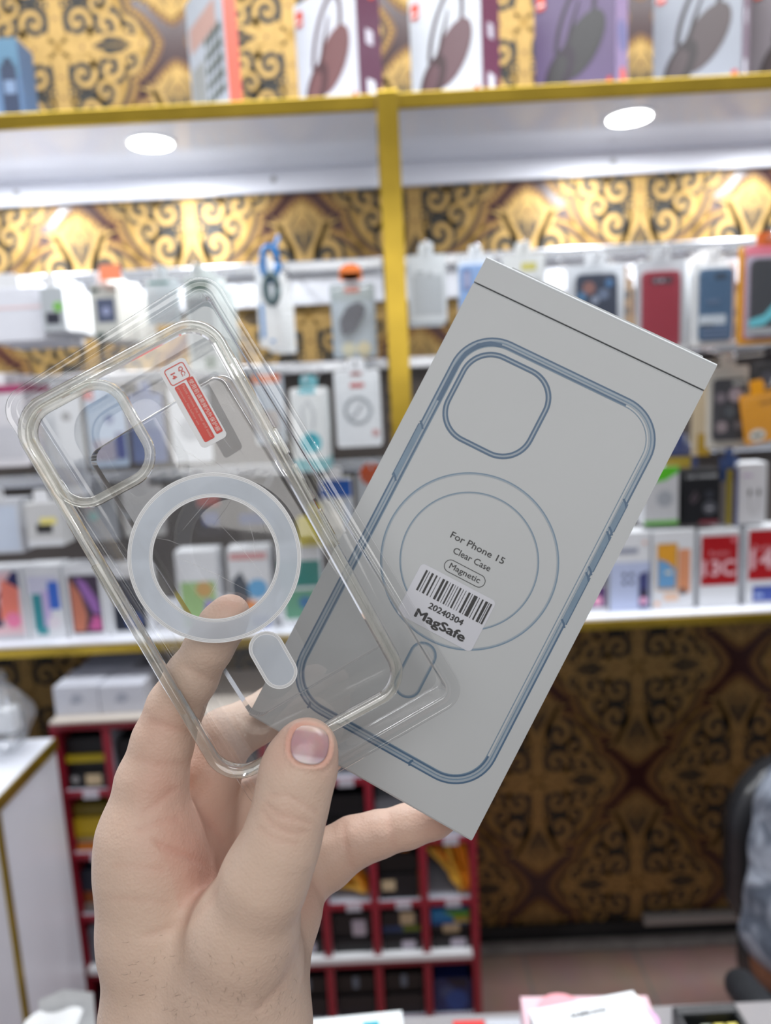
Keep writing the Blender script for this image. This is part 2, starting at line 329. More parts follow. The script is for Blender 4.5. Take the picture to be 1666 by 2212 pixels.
# ------------------------------------------------------------------ hook rails on the wall
STEEL = mat('brushed_steel', (0.62, 0.64, 0.68), 0.25, metal=0.85, var=0.1); RAILW = mat('rail_board_white', (0.72, 0.74, 0.80), 0.3); RAILSHADE = mat('rail_shade_dark', (0.045, 0.036, 0.032), 0.5)  # the dark tone stands in for shade behind the lower goods
def rail(x0, x1, z, h, m, label):
    t = thing('hook_rail', label, 'rail', ((x0+x1)/2, YW-0.004, z)); w = (x1-x0)/2
    a = MB(); a.box((-w, -0.016, -h), (w, 0.0, -0.012), m, 0.002); a.build('board_or_shade', t)  # white board on the top rail, added shade sheet on the lower ones
    s = MB(); s.box((-w, -0.034, -0.013), (w, 0.0, 0.014), STEEL, 0.004); s.build('rail_channel', t); return t
ZR = [at(700, 575, YW-0.03).z, at(700, 793, YW-0.03).z, at(700, 1008, YW-0.03).z]
for (a, b_, side) in ((XL+0.02, XP-0.022, 'left'), (XP+0.022, XR-0.02, 'right')):
    rail(a, b_, ZR[0], 0.085, RAILW, 'top silver hook rail with white board in the %s bay' % side)
    rail(a, b_, ZR[1], ZR[1]-ZR[2]-0.016, RAILSHADE, 'middle hook rail with added dark shade sheet in the %s bay' % side)
    rail(a, b_, ZR[2], ZR[2]-zl0-0.004, RAILSHADE, 'lowest hook rail with added dark shade sheet in the %s bay' % side)
# ------------------------------------------------------------------ goods: cartons and hanging packs
def rect(l, t, r, b, Y):
    return at(l, (t+b)/2, Y).x, at(r, (t+b)/2, Y).x, at((l+r)/2, b, Y).z, at((l+r)/2, t, Y).z
def ink(c): return c if not isinstance(c, tuple) else C(*c)
def prints(mb, ops, w, h, y=-0.0004, x0=None, z0=0.0):
    """flat printing on a face w x h whose lower left corner is (x0, z0)"""
    x0 = -w/2 if x0 is None else x0; e = 0
    for op in ops:
        yy = y - e*0.00012; e += 1; k = op[0]
        if k == 'r': mb.quad(x0+op[1]*w, x0+op[2]*w, z0+op[3]*h, z0+op[4]*h, yy, ink(op[5]))
        elif k == 'd': mb.disc(x0+op[1]*w, z0+op[2]*h, op[3]*w, yy, ink(op[4]), 20, op[5]*w if len(op) > 5 else None)
        elif k == 't': mb.text(op[1], x0+op[2]*w, z0+op[3]*h, op[4]*w, yy, ink(op[5]), center=True, bold=op[6] if len(op) > 6 else 0.0, rot=op[7] if len(op) > 7 else 0.0)
        elif k == 'p': mb.poly([(x0+a*w, z0+b*h) for a, b in op[1]], yy, ink(op[2]))
        elif k == 'l': mb.ribbon([(x0+a*w, z0+b*h) for a, b in op[1]], op[2]*w, yy, ink(op[3]))
        elif k == 'o': # ring
            mb.ribbon([(x0+(op[1]+op[3]*math.cos(2*math.pi*i/28))*w, z0+op[2]*h+op[3]*w*math.sin(2*math.pi*i/28)) for i in range(28)], op[4]*w, yy, ink(op[5]), closed=True)
        elif k == 'rr': mb.poly(rrect((op[2]-op[1])*w, (op[4]-op[3])*h, op[6]*w, 5, x0+(op[1]+op[2])/2*w, z0+(op[3]+op[4])/2*h), yy, ink(op[5]))
def carton(R, Y, dep, label, ops=(), body=(214, 216, 220), name='carton', cat='box', group=None, side=None, rz=0.0, top=None, tab=False, extra=0.0):
    x0, x1, z0, z1 = rect(*R, Y); w, h = x1-x0, z1-z0
    t = thing(name, label, cat, ((x0+x1)/2, Y, z0+extra), rz, group)
    b = MB(); b.box((-w/2, 0, 0), (w/2, dep, h), ink(body), min(w, dep)*0.02); b.build('body', t)
    if ops or side:
        p = MB()
        if ops: prints(p, ops, w, h)
        if side:                                # colour and print of the right-hand side face
            M = Matrix.Translation((w/2+0.0004, dep/2, 0)) @ Matrix.Rotation(math.pi/2, 4, 'Z'); p.T = M; prints(p, side, dep, h, 0.0); p.T = Matrix.Identity(4)
        p.build('printed_face', t)
    if tab:
        q = MB(); rslab(q, w*0.42, 0.034, 0.008, 0.001, 0.002, WHITE, 0, h+0.010); q.build('hang_tab', t)
    return t
ORD = ['', 'second', 'third', 'fourth', 'fifth', 'sixth', 'seventh']
def behind(t, n, step, what, group):
    """further packs of the same kind on the same hook, one behind the other"""
    t['group'] = group
    for k in range(1, n):
        copy_tree(t, '%s, %s from the front' % (what, ORD[k]), (t.location.x + 0.0015*((k*7) % 3 - 1), t.location.y + step*k, t.location.z + 0.002*((k*5) % 3 - 1)), group)
CLEAR = film('clear_blister', (0.97, 0.98, 0.98), (0.85, 0.87, 0.9), 0.04, 0.8, 0.08, bump=0.5, bscale=40)
POUCH = film('clear_pouch', (0.95, 0.96, 0.97), (0.88, 0.89, 0.91), 0.06, 0.9, 0.1, bump=0.9, bscale=28)
HOOKS = []
def hook(x, z, y0): 
    HOOKS.append((x, z, y0))
def pack(R, Y, label, card=(196, 198, 200), content=None, cc=(60, 70, 90), ops=(), name='hanging_pack', cat='pack', group=None, cops=(), cr=(0.16, 0.88, 0.08, 0.84), pouch=False, tabc=None, hk=True):
    """card with a hang hole, a moulded clear bubble (or a clear pouch) and the thing packed in it"""
    x0, x1, z0, z1 = rect(*R, Y); w, h = x1-x0, z1-z0; ht = 0.03
    t = thing(name, label, cat, ((x0+x1)/2, Y, z0), 0, group)
    card = tuple(min(240, int(q_*1.13+6)) for q_ in card) if min(card) > 120 else card; b = MB(); m = ink(card); rslab(b, w, h, w*0.07, 0.010, 0.0125, m, 0, h/2)
    rslab(b, w*0.36, ht, 0.006, 0.0101, 0.0124, ink(tabc) if tabc else m, 0, h+ht*0.3)
    b.build('backing_card', t)
    if ops: p = MB(); prints(p, ops, w, h, 0.0096); p.build('printed_card', t)
    if content:
        u0, u1, v0, v1 = cr; cw, ch = (u1-u0)*w, (v1-v0)*h; cx, cz = -w/2+(u0+u1)/2*w, (v0+v1)/2*h
        c = MB(); mm = ink(cc)
        if content == 'phone_case':
            rslab(c, cw, ch, cw*0.12, 0.0035, 0.0095, mm, cx, cz); sweep(c, [(0.0, 0.0035), (-0.0012, 0.005), (-0.0012, 0.009)], cw, ch, cw*0.12, mm, cx=cx, cz=cz)
        elif content == 'car_charger': c.poly([(cx+cw*a, cz+ch*b) for a, b in ((-.32, -.5), (.05, -.36), (.4, .1), (.46, .34), (.2, .5), (-.2, .36), (-.46, -.02), (-.45, -.36))], 0.003, mm)
        if c.v:
            o = c.build(content, t)
            if cops: p = MB(); prints(p, cops, cw, ch, 0.0030, cx-cw/2, cz-ch/2); p.build('printed_detail', o)
    bl = MB()
    if pouch: sweep(bl, [(0.0, 0.0094), (w*0.03, 0.002), (w*0.06, -0.0035)], w*1.04, h*1.04, w*0.06, POUCH, cap_last=True, cx=0, cz=h/2)
    else: sweep(bl, [(w*0.03, 0.0094), (w*0.045, 0.003), (w*0.06, -0.0015), (w*0.09, -0.003)], w, h*0.96, w*0.12, CLEAR, cap_last=True, cx=0, cz=h/2)
    bl.build('clear_pouch' if pouch else 'clear_bubble', t)
    if hk: hook((x0+x1)/2, z1+ht*0.35, Y)
    return t
# ---- headphone cartons on the upper shelf (turned so that a narrow side shows on the right)
zt = zs + T_SH
def headphones(mb, w, h, col, dark, cx=0.02, sc=1.0):
    band = []
    for i in range(22):
        a = math.radians(-35 + 250*i/21); band.append((cx*w + 0.20*w*math.cos(a)*sc + 0.13*w*math.sin(a)*sc, h*0.60 + 0.33*h*math.sin(a)*sc))
    mb.ribbon(band, 0.055*w, -0.0008, dark)
    mb.poly([(cx*w + w*(0.08+0.25*math.cos(t)+0.14*math.sin(t)), h*(0.42 + 0.25*math.sin(t))) for t in [2*math.pi*k/22 for k in range(22)]], -0.0010, col)
    mb.poly([(cx*w + w*(-0.20+0.18*math.cos(t)+0.09*math.sin(t)), h*(0.25 + 0.20*math.sin(t))) for t in [2*math.pi*k/22 for k in range(22)]], -0.0012, dark)
    mb.poly([(cx*w + w*(-0.22+0.10*math.cos(t)+0.07*math.sin(t)), h*(0.26 + 0.14*math.sin(t))) for t in [2*math.pi*k/18 for k in range(18)]], -0.0014, col)
    mb.ribbon([(cx*w-0.14*w, h*0.36), (cx*w-0.04*w, h*0.60), (cx*w+0.05*w, h*0.78)], [0.06*w, 0.05*w, 0.02*w], -0.0015, dark)
def head_carton(pxr, Yr, ang, label, front, sidec, col, dark, w=0.165, h=0.225, dep=0.07, strip=None, sops=()):
    q = at(pxr, 205, Yr); a = math.radians(ang)      # near right front corner stands here
    t = thing('headphone_carton', label, 'box', (q.x - w/2*math.cos(a), Yr + w/2*math.sin(a), zt), -a, 'headphone cartons on the upper shelf')
    b = MB(); b.box((-w/2, 0, 0), (w/2, dep, h), ink(front), 0.001); b.build('body', t)
    p = MB(); headphones(p, w, h, ink(col), ink(dark))
    prints(p, [('rr', 0.04, 0.15, 0.80, 0.93, (212, 70, 40), 0.03), ('r', 0.90, 0.96, 0.0, 0.10, (190, 60, 45)), ('r', 0.055, 0.135, 0.835, 0.853, (240, 235, 235))], w, h, -0.002)
    p.T = Matrix.Translation((w/2+0.0004, dep/2, 0)) @ Matrix.Rotation(math.pi/2, 4, 'Z')
    prints(p, [('r', 0, 1, 0, 1, sidec)] + list(sops), dep, h, 0.0); p.build('printed_face', t); return t
SOPS = [('rr', 0.32, 0.68, 0.10, 0.22, (225, 225, 232), 0.05), ('rr', 0.35, 0.66, 0.50, 0.62, (205, 200, 210), 0.05)]
head_carton(778, 1.535, 40, 'white headphone carton with brown headphones left of the gold upright', (206, 208, 216), (96, 56, 76), (120, 84, 84), (86, 60, 62), sops=SOPS+[('d', 0.6, 0.93, 0.2, (225, 80, 40))])
head_carton(1043, 1.535, 38, 'white headphone carton with maroon side, first right of the gold upright', (206, 210, 216), (112, 62, 84), (104, 78, 82), (70, 52, 54), sops=SOPS)
head_carton(1330, 1.53, 36, 'purple headphone carton with dark headphones and lilac side', (96, 80, 112), (160, 140, 176), (58, 56, 56), (50, 40, 50), sops=[('d', 0.55, 0.46, 0.40, (128, 126, 168)), ('d', 0.5, 0.86, 0.36, (120, 120, 170)), ('d', 0.6, 0.13, 0.28, (226, 110, 96))])
head_carton(1600, 1.53, 36, 'grey headphone carton with charcoal headphones and two pale labels', (150, 154, 162), (140, 124, 136), (84, 74, 74), (60, 54, 54), sops=SOPS)
head_carton(1818, 1.53, 36, 'headphone carton cut off by the right edge of the picture', (120, 112, 116), (140, 124, 136), (62, 50, 50), (50, 42, 42), sops=SOPS)
# thin white carton with an orange edge
a = math.radians(58); q = at(498, 232, 1.535); w, h, dep = 0.21, 0.27, 0.026
t = thing('keypad_carton', 'thin white carton with orange edge standing on the upper shelf', 'box', (q.x - w/2*math.cos(a), 1.535 + w/2*math.sin(a), zt), -a)
b = MB(); b.box((-w/2, 0, 0), (w/2, dep, h), ink((186, 192, 200)), 0.001); b.build('body', t)
p = MB(); prints(p, [('r', 0.08, 0.80, 0.62, 0.80, (196, 160, 150)), ('r', 0.06, 0.42, 0.08, 0.5, (160, 162, 160))] + [('d', 0.52+0.12*i, 0.18+0.10*j, 0.045, (96, 104, 96)) for i in range(4) for j in range(5)], w, h)
p.T = Matrix.Translation((w/2+0.0004, dep/2, 0)) @ Matrix.Rotation(math.pi/2, 4, 'Z'); prints(p, [('r', 0, 1, 0, 1, (206, 92, 70))], dep, h, 0.0); p.build('printed_face', t)
# blue carton at the far left
t = carton((-110, 60, 44, 268), 1.60, 0.07, 'blue carton with a dark machine picture at the far left of the upper shelf', [('r', 0.0, 1.0, 0.6, 1.0, (86, 122, 146)), ('r', 0.72, 0.95, 0.12, 0.72, (52, 62, 84)), ('d', 0.84, 0.74, 0.07, (44, 56, 76)), ('r', 0.76, 0.92, 0.42, 0.56, (120, 140, 168)), ('r', 0.0, 0.62, 0.0, 0.35, (178, 184, 206))], (92, 118, 150)); t.location.z = zt

# ---- top hook row
T1 = 'hanging goods on the top hook row'
t = carton((-60, 622, 92, 738), 1.47, 0.045, 'white carton with a faint pink line at the far left of the top hook row', [('r', 0.0, 1.0, 0.60, 0.66, (236, 214, 216))], (226, 228, 236), tab=True); behind(t, 4, 0.05, 'white carton with a faint pink line at the far left', 'white cartons at far left')
t = carton((90, 620, 140, 715), 1.46, 0.045, 'white charger carton with green spot and black charger picture', [('r', 0, 1, 0, 1, (180, 186, 190)), ('r', 0.15, 0.75, 0.16, 0.42, (52, 54, 66)), ('d', 0.72, 0.55, 0.22, (146, 204, 110)), ('r', 0.550, 0.850, 0.520, 0.580, (80, 150, 60))], (228, 230, 234), tab=True); behind(t, 4, 0.047, 'white carton behind the green spot charger carton', 'charger cartons with green spot')
t = carton((198, 614, 256, 735), 1.46, 0.045, 'cream carton with grey square picture on the top hook row', [('r', 0, 1, 0, 1, (196, 198, 192)), ('r', 0.2, 0.88, 0.32, 0.75, (84, 92, 116)), ('d', 0.55, 0.52, 0.16, (150, 158, 190)), ('r', 0.05, 0.35, 0.86, 0.93, (70, 80, 76)), ('r', 0.1, 0.42, 0.02, 0.14, (70, 86, 80))], (224, 222, 214), tab=True); behind(t, 5, 0.047, 'cream carton behind the grey square picture carton', 'cream cartons with grey square')
pg = MB(); rslab(pg, 0.04, 0.028, 0.003, 0, 0.001, C(255, 150, 110)); p_ = at(238, 588, 1.45); o = pg.build('price_tag', loc=tuple(p_)); tag(o, 'orange price tag above the cream cartons on the left', 'tag')
pack((312, 600, 386, 700), 1.50, 'grey pack with teal word label in the top hook row', (172, 180, 184), ops=[('r', 0.120, 0.720, 0.880, 0.940, (50, 120, 116)), ('r', 0.1, 0.9, 0.1, 0.7, (186, 192, 196))])
t = pack((400, 596, 468, 800), 1.47, 'tall pack with dark green label beside the teal word pack', (176, 182, 180), ops=[('r', 0.16, 0.80, 0.86, 0.96, (54, 88, 70)), ('r', 0.1, 0.9, 0.12, 0.78, (150, 156, 158)), ('r', 0.5, 0.85, 0.02, 0.15, (54, 92, 66))]); behind(t, 5, 0.05, 'tall pack behind the dark green label pack', 'packs with dark green label')
t = pack((554, 575, 602, 750), 1.46, 'long white cable pack with blue upright lettering', (222, 224, 222), ops=[('r', 0.12, 0.30, 0.12, 0.55, (60, 140, 206)), ('r', 0.5, 0.7, 0.06, 0.1, (70, 140, 206))]); behind(t, 6, 0.045, 'long white cable pack with blue lettering', 'long white cable packs')
cb = MB(); p_ = at(583, 570, 1.425)
cb.tube([(0.02*math.cos(t)*0.7, 0, 0.03*math.sin(t)) for t in [k*0.42 for k in range(16)]], 0.006, mat('blue_cable', (24, 110, 176), 0.4)); cb.tube([(0.016*math.cos(t)*0.7, -0.004, -0.045+0.026*math.sin(t)) for t in [k*0.42 for k in range(16)]], 0.007, mat('slate_cable', (80, 100, 104), 0.4)); cb.tube([(0.02, 0.004, 0.05), (0.012, 0.002, 0.03), (0.02, 0.0, -0.01), (0.0, 0.0, -0.02)], 0.004, MATS['blue_cable'])
o = cb.build('coiled_cable', loc=tuple(p_), smooth=True); tag(o, 'blue and slate coiled cable hanging in front of the long white packs', 'cable'); 
pack((716, 612, 812, 772), 1.50, 'grey clear pack holding a dark oval car charger', (150, 160, 168), 'car_charger', (62, 64, 78), ops=[('r', 0.0, 1.0, 0.78, 1.0, (160, 172, 174)), ('r', 0.32, 0.66, 0.88, 0.97, (176, 92, 66)), ('d', 0.36, 0.12, 0.16, (206, 200, 170)), ('d', 0.70, 0.12, 0.16, (214, 200, 160))], cr=(0.16, 0.82, 0.30, 0.76))
pg = MB(); pg.disc(0, 0, 0.022, 0, C(246, 130, 56), 24, 0.016); rslab(pg, 0.044, 0.014, 0.003, 0.0, 0.001, C(246, 130, 56), 0, -0.008); p_ = at(757, 588, 1.47); o = pg.build('price_tag', loc=tuple(p_)); tag(o, 'round orange tag above the dark oval charger pack', 'tag')
t = pack((884, 548, 966, 695), 1.50, 'frosted white pouch hanging right of the gold upright', (190, 194, 196), ops=[('r', 0.1, 0.9, 0.1, 0.7, (178, 184, 188)), ('r', 0.2, 0.4, 0.72, 0.76, (150, 160, 164)), ('r', 0.5, 0.64, 0.70, 0.74, (160, 166, 170))], pouch=True); behind(t, 3, 0.05, 'frosted white pouch right of the gold upright', 'frosted white pouches')
pack((992, 555, 1070, 720), 1.48, 'pale pack with light blue phone case behind the white box', (200, 204, 208), 'phone_case', (120, 164, 220), cops=[('rr', 0.08, 0.34, 0.60, 0.95, (70, 100, 160), 0.1), ('rr', 0.13, 0.29, 0.66, 0.90, (160, 164, 200), 0.08)], cr=(0.05, 0.95, 0.06, 0.90), pouch=True)
pack((1088, 548, 1180, 720), 1.46, 'pale pack with yellow sticker peeping over the white box', (196, 198, 196), ops=[('r', 0.45, 0.80, 0.80, 0.90, (206, 196, 70)), ('r', 0.1, 0.9, 0.1, 0.7, (180, 184, 186))], pouch=True)
pack((1228, 570, 1352, 745), 1.45, 'clear pouch with a dark blue picture phone case', (196, 200, 204), 'phone_case', (44, 54, 76), cops=[('d', 0.3, 0.80, 0.16, (150, 104, 96)), ('d', 0.12, 0.68, 0.12, (70, 120, 160)), ('d', 0.66, 0.7, 0.14, (110, 124, 150)), ('d', 0.45, 0.62, 0.10, (150, 160, 180)), ('d', 0.8, 0.86, 0.10, (70, 120, 170))], cr=(0.16, 0.86, 0.04, 0.88), pouch=True)
pack((1338, 600, 1372, 740), 1.52, 'narrow brown patterned pack beside the red phone case', (150, 120, 90), ops=[('d', 0.5, 0.75, 0.3, (60, 50, 46)), ('d', 0.5, 0.5, 0.28, (70, 56, 50))], hk=False)
pack((1378, 560, 1486, 745), 1.42, 'clear pouch with a crimson phone case', (176, 178, 182), 'phone_case', (158, 28, 52), cops=[('rr', 0.22, 0.80, 0.84, 0.93, (70, 24, 36), 0.06), ('d', 0.34, 0.885, 0.06, (150, 140, 150)), ('d', 0.5, 0.885, 0.06, (170, 160, 170)), ('d', 0.66, 0.885, 0.05, (110, 100, 110))], cr=(0.12, 0.86, -0.02, 0.86), pouch=True)
t = pack((1500, 562, 1594, 745), 1.41, 'white framed pack with a slate blue phone case', (212, 214, 214), 'phone_case', (70, 100, 132), cops=[('r', 0.45, 0.80, 0.86, 0.94, (56, 70, 88)), ('r', -0.04, 0.80, 0.22, 0.36, (196, 204, 214)), ('r', 0.02, 0.42, 0.19, 0.23, (70, 80, 90)), ('r', 0.2, 0.6, 0.52, 0.58, (96, 116, 146)), ('r', 0.06, 0.88, 0.03, 0.06, (110, 128, 160)), ('r', 0.06, 0.88, 0.09, 0.12, (110, 128, 160)), ('r', 0.06, 0.88, 0.15, 0.18, (110, 128, 160))], cr=(0.16, 0.90, 0.06, 0.90)); behind(t, 4, 0.035, 'white framed pack behind the slate blue case', 'white framed case packs')
pack((1600, 528, 1720, 742), 1.40, 'orange edged pack with a dark phone case at the right edge of the top row', (206, 100, 44), 'phone_case', (58, 60, 66), ops=[('r', 0, 0.07, 0.0, 1.0, (236, 176, 50)), ('r', 0.12, 0.9, 0.90, 1.0, (226, 120, 140)), ('rr', 0.13, 1.0, 0.06, 0.9, (190, 176, 196), 0.08), ('r', 0.0, 1.0, 0.0, 0.05, (214, 150, 36))], cops=[('p', [(-0.05, 0.20), (0.3, 0.26), (0.55, 0.42), (0.6, 0.25), (0.3, 0.12), (-0.05, 0.10)], (104, 196, 210)), ('r', -0.08, 0.6, 0.0, 0.09, (170, 172, 176))], cr=(0.22, 0.98, 0.10, 0.86))
# ---- middle hook row
t = pack((-60, 832, 52, 1010), 1.47, 'pale pack with magenta top at the far left of the middle row', (208, 204, 210), ops=[('r', 0.2, 1.0, 0.90, 1.0, (176, 60, 110)), ('r', 0.1, 0.9, 0.1, 0.5, (220, 218, 224))]); behind(t, 3, 0.06, 'pale pack with magenta top', 'pale packs with magenta top')
pack((92, 850, 178, 1075), 1.49, 'light grey pack with a dark dot seen through the camera cut-out', (176, 178, 184), ops=[('d', 0.62, 0.78, 0.12, (104, 104, 112)), ('r', 0.1, 0.95, 0.1, 0.3, (160, 162, 170))])
pack((184, 842, 268, 1010), 1.49, 'blue grey pack with red corner seen through the camera cut-out', (150, 166, 186), ops=[('r', 0.0, 0.25, 0.88, 1.0, (196, 60, 60)), ('r', 0.7, 0.95, 0.1, 0.45, (66, 76, 140)), ('r', 0.1, 0.68, 0.08, 0.36, (170, 164, 180)), ('d', 0.6, 0.62, 0.12, (84, 104, 160))])
pack((278, 850, 352, 1000), 1.52, 'pale blue pack right of the camera cut-out', (120, 136, 184), ops=[('r', 0.1, 0.9, 0.5, 0.9, (150, 164, 200))])
pack((366, 838, 452, 1000), 1.50, 'white pack half covered by the red and white sticker', (200, 202, 206), ops=[('d', 0.5, 0.45, 0.3, (180, 184, 190))])
pack((548, 812, 614, 960), 1.50, 'grey pack with orange top left of the teal cable pack', (166, 174, 184), ops=[('r', 0.0, 0.9, 0.90, 1.02, (222, 120, 70)), ('r', 0.1, 0.8, 0.2, 0.5, (186, 176, 174))])
t = pack((630, 838, 706, 1018), 1.47, 'tall white cable pack with a teal disc', (206, 208, 212), ops=[('r', 0.25, 0.72, 0.93, 0.99, (90, 190, 204)), ('d', 0.52, 0.34, 0.30, (84, 190, 204)), ('r', 0.42, 0.62, 0.30, 0.44, (0, 156, 176)), ('l', [(0.35, 0.5), (0.3, 0.75), (0.5, 0.85), (0.66, 0.7), (0.6, 0.5)], 0.05, (186, 188, 194)), ('r', 0.0, 1.0, 0.0, 0.14, (140, 200, 206))], tabc=(120, 186, 196)); behind(t, 3, 0.04, 'white cable pack behind the teal disc pack', 'white cable packs with teal disc')
t = pack((724, 800, 822, 966), 1.46, 'white cable pack with red words and a grey coil picture', (200, 202, 206), ops=[('r', 0.380, 0.620, 0.930, 0.983, (170, 110, 110)), ('rr', 0.35, 0.66, 0.78, 0.84, (196, 80, 80), 0.03), ('o', 0.5, 0.48, 0.28, 0.07, (160, 166, 172)), ('l', [(0.32, 0.40), (0.44, 0.42), (0.52, 0.5), (0.60, 0.56)], 0.05, (166, 170, 176)), ('r', 0.80, 0.94, 0.14, 0.22, (206, 150, 150))]); behind(t, 3, 0.045, 'white cable pack behind the grey coil pack', 'white coil cable packs')
pack((1500, 812, 1540, 985), 1.50, 'pale narrow pack with yellow foot beside the box corner', (196, 180, 150), ops=[('r', 0.3, 1.0, 0.0, 0.28, (206, 164, 30))])
pack((1532, 790, 1622, 968), 1.43, 'cream framed pack with a black and pink flower phone case', (180, 174, 164), 'phone_case', (52, 50, 56), cops=[('d', 0.66, 0.74, 0.22, (160, 144, 152)), ('d', 0.2, 0.7, 0.16, (120, 108, 116)), ('d', 0.25, 0.22, 0.18, (146, 130, 134)), ('d', 0.75, 0.24, 0.14, (110, 104, 110)), ('d', 0.5, 0.46, 0.18, (76, 80, 86)), ('r', 0.55, 0.95, 0.90, 0.97, (170, 170, 166))], cr=(0.14, 0.92, 0.10, 0.84))
t = pack((1618, 846, 1700, 955), 1.41, 'orange card pack with white oval hanging at the right edge', (218, 146, 16), ops=[('d', 0.34, 0.16, 0.22, (216, 214, 206), 0.16), ('r', 0.5, 0.95, 0.76, 0.79, (120, 76, 10)), ('r', 0.210, 0.470, 0.130, 0.187, (90, 80, 60))]); t.rotation_euler = (0, math.radians(-9), 0)
pack((1626, 775, 1720, 850), 1.47, 'black pack above the orange card at the right edge', (26, 26, 30), ops=[('d', 0.4, 0.4, 0.2, (70, 72, 84))])
# ---- lower row: small cartons and packs above the boxed phones
t = carton((-50, 1082, 44, 1196), 1.50, 0.06, 'pale blue carton at the far left above the boxed phones', [('r', 0.3, 0.95, 0.05, 0.9, (196, 206, 222))], (204, 206, 212), tab=True)
t = carton((56, 1086, 134, 1180), 1.48, 0.06, 'white carton with black and yellow picture above the boxed phones', [('r', 0.28, 0.72, 0.30, 0.52, (44, 44, 44)), ('r', 0.40, 0.85, 0.50, 0.66, (226, 214, 130)), ('r', 0.0, 1.0, 0.0, 0.14, (214, 216, 220))], (196, 196, 196), tab=True)
pack((176, 1062, 250, 1170), 1.52, 'grey pack with a small teal mark behind the clear case edge', (140, 144, 150), ops=[('d', 0.3, 0.5, 0.14, (120, 190, 190)), ('r', 0.1, 0.9, 0.7, 0.9, (156, 160, 166))])
pack((262, 1052, 352, 1160), 1.50, 'silver grey pack left of the magnetic ring', (150, 148, 148), ops=[('r', 0.05, 0.95, 0.0, 0.12, (186, 186, 184)), ('r', 0.5, 0.9, 0.2, 0.3, (84, 84, 92))])
pack((420, 1066, 480, 1160), 1.55, 'dark pack with red top and blue middle seen through the ring', (66, 58, 60), ops=[('r', 0.1, 0.9, 0.70, 0.98, (186, 74, 60)), ('r', 0.25, 0.8, 0.25, 0.55, (70, 90, 150))])
pack((516, 1078, 598, 1172), 1.55, 'dark pack with blue band seen through the ring', (88, 82, 78), ops=[('r', 0.0, 1.0, 0.42, 0.66, (64, 84, 140)), ('r', 0.3, 1.0, 0.75, 1.0, (170, 172, 176))])
pack((642, 1116, 722, 1180), 1.53, 'yellow pack between the clear case and the white box', (214, 196, 20), ops=[('r', 0.2, 0.8, 0.05, 0.25, (190, 170, 20))])
t = carton((694, 1036, 762, 1170), 1.50, 0.05, 'white carton with blue top panel beside the clear tray edge', [('r', 0, 1, 0.72, 1.0, (10, 78, 160)), ('r', 0.72, 1.0, 0.05, 0.68, (176, 184, 196)), ('r', 0.2, 0.7, 0.2, 0.5, (206, 204, 196))], (190, 190, 184), tab=True)
pack((772, 1022, 840, 1150), 1.55, 'grey pack with orange round top beside the blue topped carton', (176, 180, 188), ops=[('d', 0.48, 0.98, 0.36, (206, 84, 36))])
pack((1440, 962, 1512, 1012), 1.55, 'blue and yellow pack above the green and white carton', (40, 60, 120), ops=[('r', 0.0, 0.8, 0.0, 0.5, (186, 160, 30))])
pack((1560, 990, 1600, 1040), 1.56, 'blue pack behind the black car charger carton', (20, 60, 120))
# ---- boxed phones on the lower shelf and cartons standing on top of them
def phone_box(R, label, ops, side=None, body=(226, 228, 232), Y=1.545, dep=0.055):
    t = carton(R, Y, dep, label, ops, body, 'phone_box', 'box', 'boxed phones on the lower shelf', side); x0, x1, z0, z1 = rect(*R, Y)
    t.location.z = zl0 + 0.0005; s = (z1 - zl0) / (z1 - z0); t.scale = (1, 1, max(0.8, min(1.25, s))); return t
phone_box((-50, 1228, 54, 1376), 'phone box with navy, coral and pink painting at the far left', [('r', 0.0, 0.92, 0.08, 0.95, (226, 190, 196)), ('p', [(0.3, 0.5), (0.8, 0.95), (0.92, 0.95), (0.92, 0.72), (0.5, 0.6)], (30, 32, 90)), ('p', [(0.0, 0.15), (0.5, 0.2), (0.45, 0.55), (0.0, 0.75)], (36, 32, 72)), ('p', [(0.45, 0.3), (0.85, 0.25), (0.9, 0.72), (0.55, 0.86)], (240, 130, 110)), ('d', 0.72, 0.28, 0.16, (240, 130, 170)), ('r', 0, 0.92, 0.0, 0.08, (200, 200, 206))])
phone_box((58, 1222, 136, 1374), 'phone box with teal, lilac and blue phones on white', [('r', 0.08, 0.9, 0.62, 0.86, (206, 206, 226)), ('r', 0.14, 0.42, 0.12, 0.62, (40, 140, 150)), ('r', 0.42, 0.64, 0.16, 0.66, (196, 176, 220)), ('r', 0.62, 0.92, 0.40, 0.78, (46, 100, 200)), ('d', 0.7, 0.22, 0.18, (230, 222, 230)), ('r', 0.2, 0.5, 0.06, 0.16, (60, 150, 160))])
phone_box((142, 1220, 228, 1372), 'phone box showing a dark phone with an orange and violet screen', [('rr', 0.10, 0.88, 0.05, 0.86, (60, 46, 66), 0.06), ('p', [(0.14, 0.08), (0.42, 0.08), (0.5, 0.3), (0.38, 0.6), (0.14, 0.82)], (196, 118, 92)), ('p', [(0.3, 0.84), (0.55, 0.76), (0.8, 0.5), (0.84, 0.3), (0.66, 0.34), (0.42, 0.62)], (150, 100, 172)), ('p', [(0.5, 0.1), (0.84, 0.08), (0.84, 0.26), (0.66, 0.3)], (196, 90, 150))])
phone_box((232, 1224, 322, 1370), 'phone box with a navy front behind the clear tray edge', [('rr', 0.12, 0.92, 0.06, 0.84, (16, 24, 44), 0.05), ('d', 0.6, 0.2, 0.2, (30, 70, 140)), ('d', 0.35, 0.5, 0.16, (22, 40, 80))])
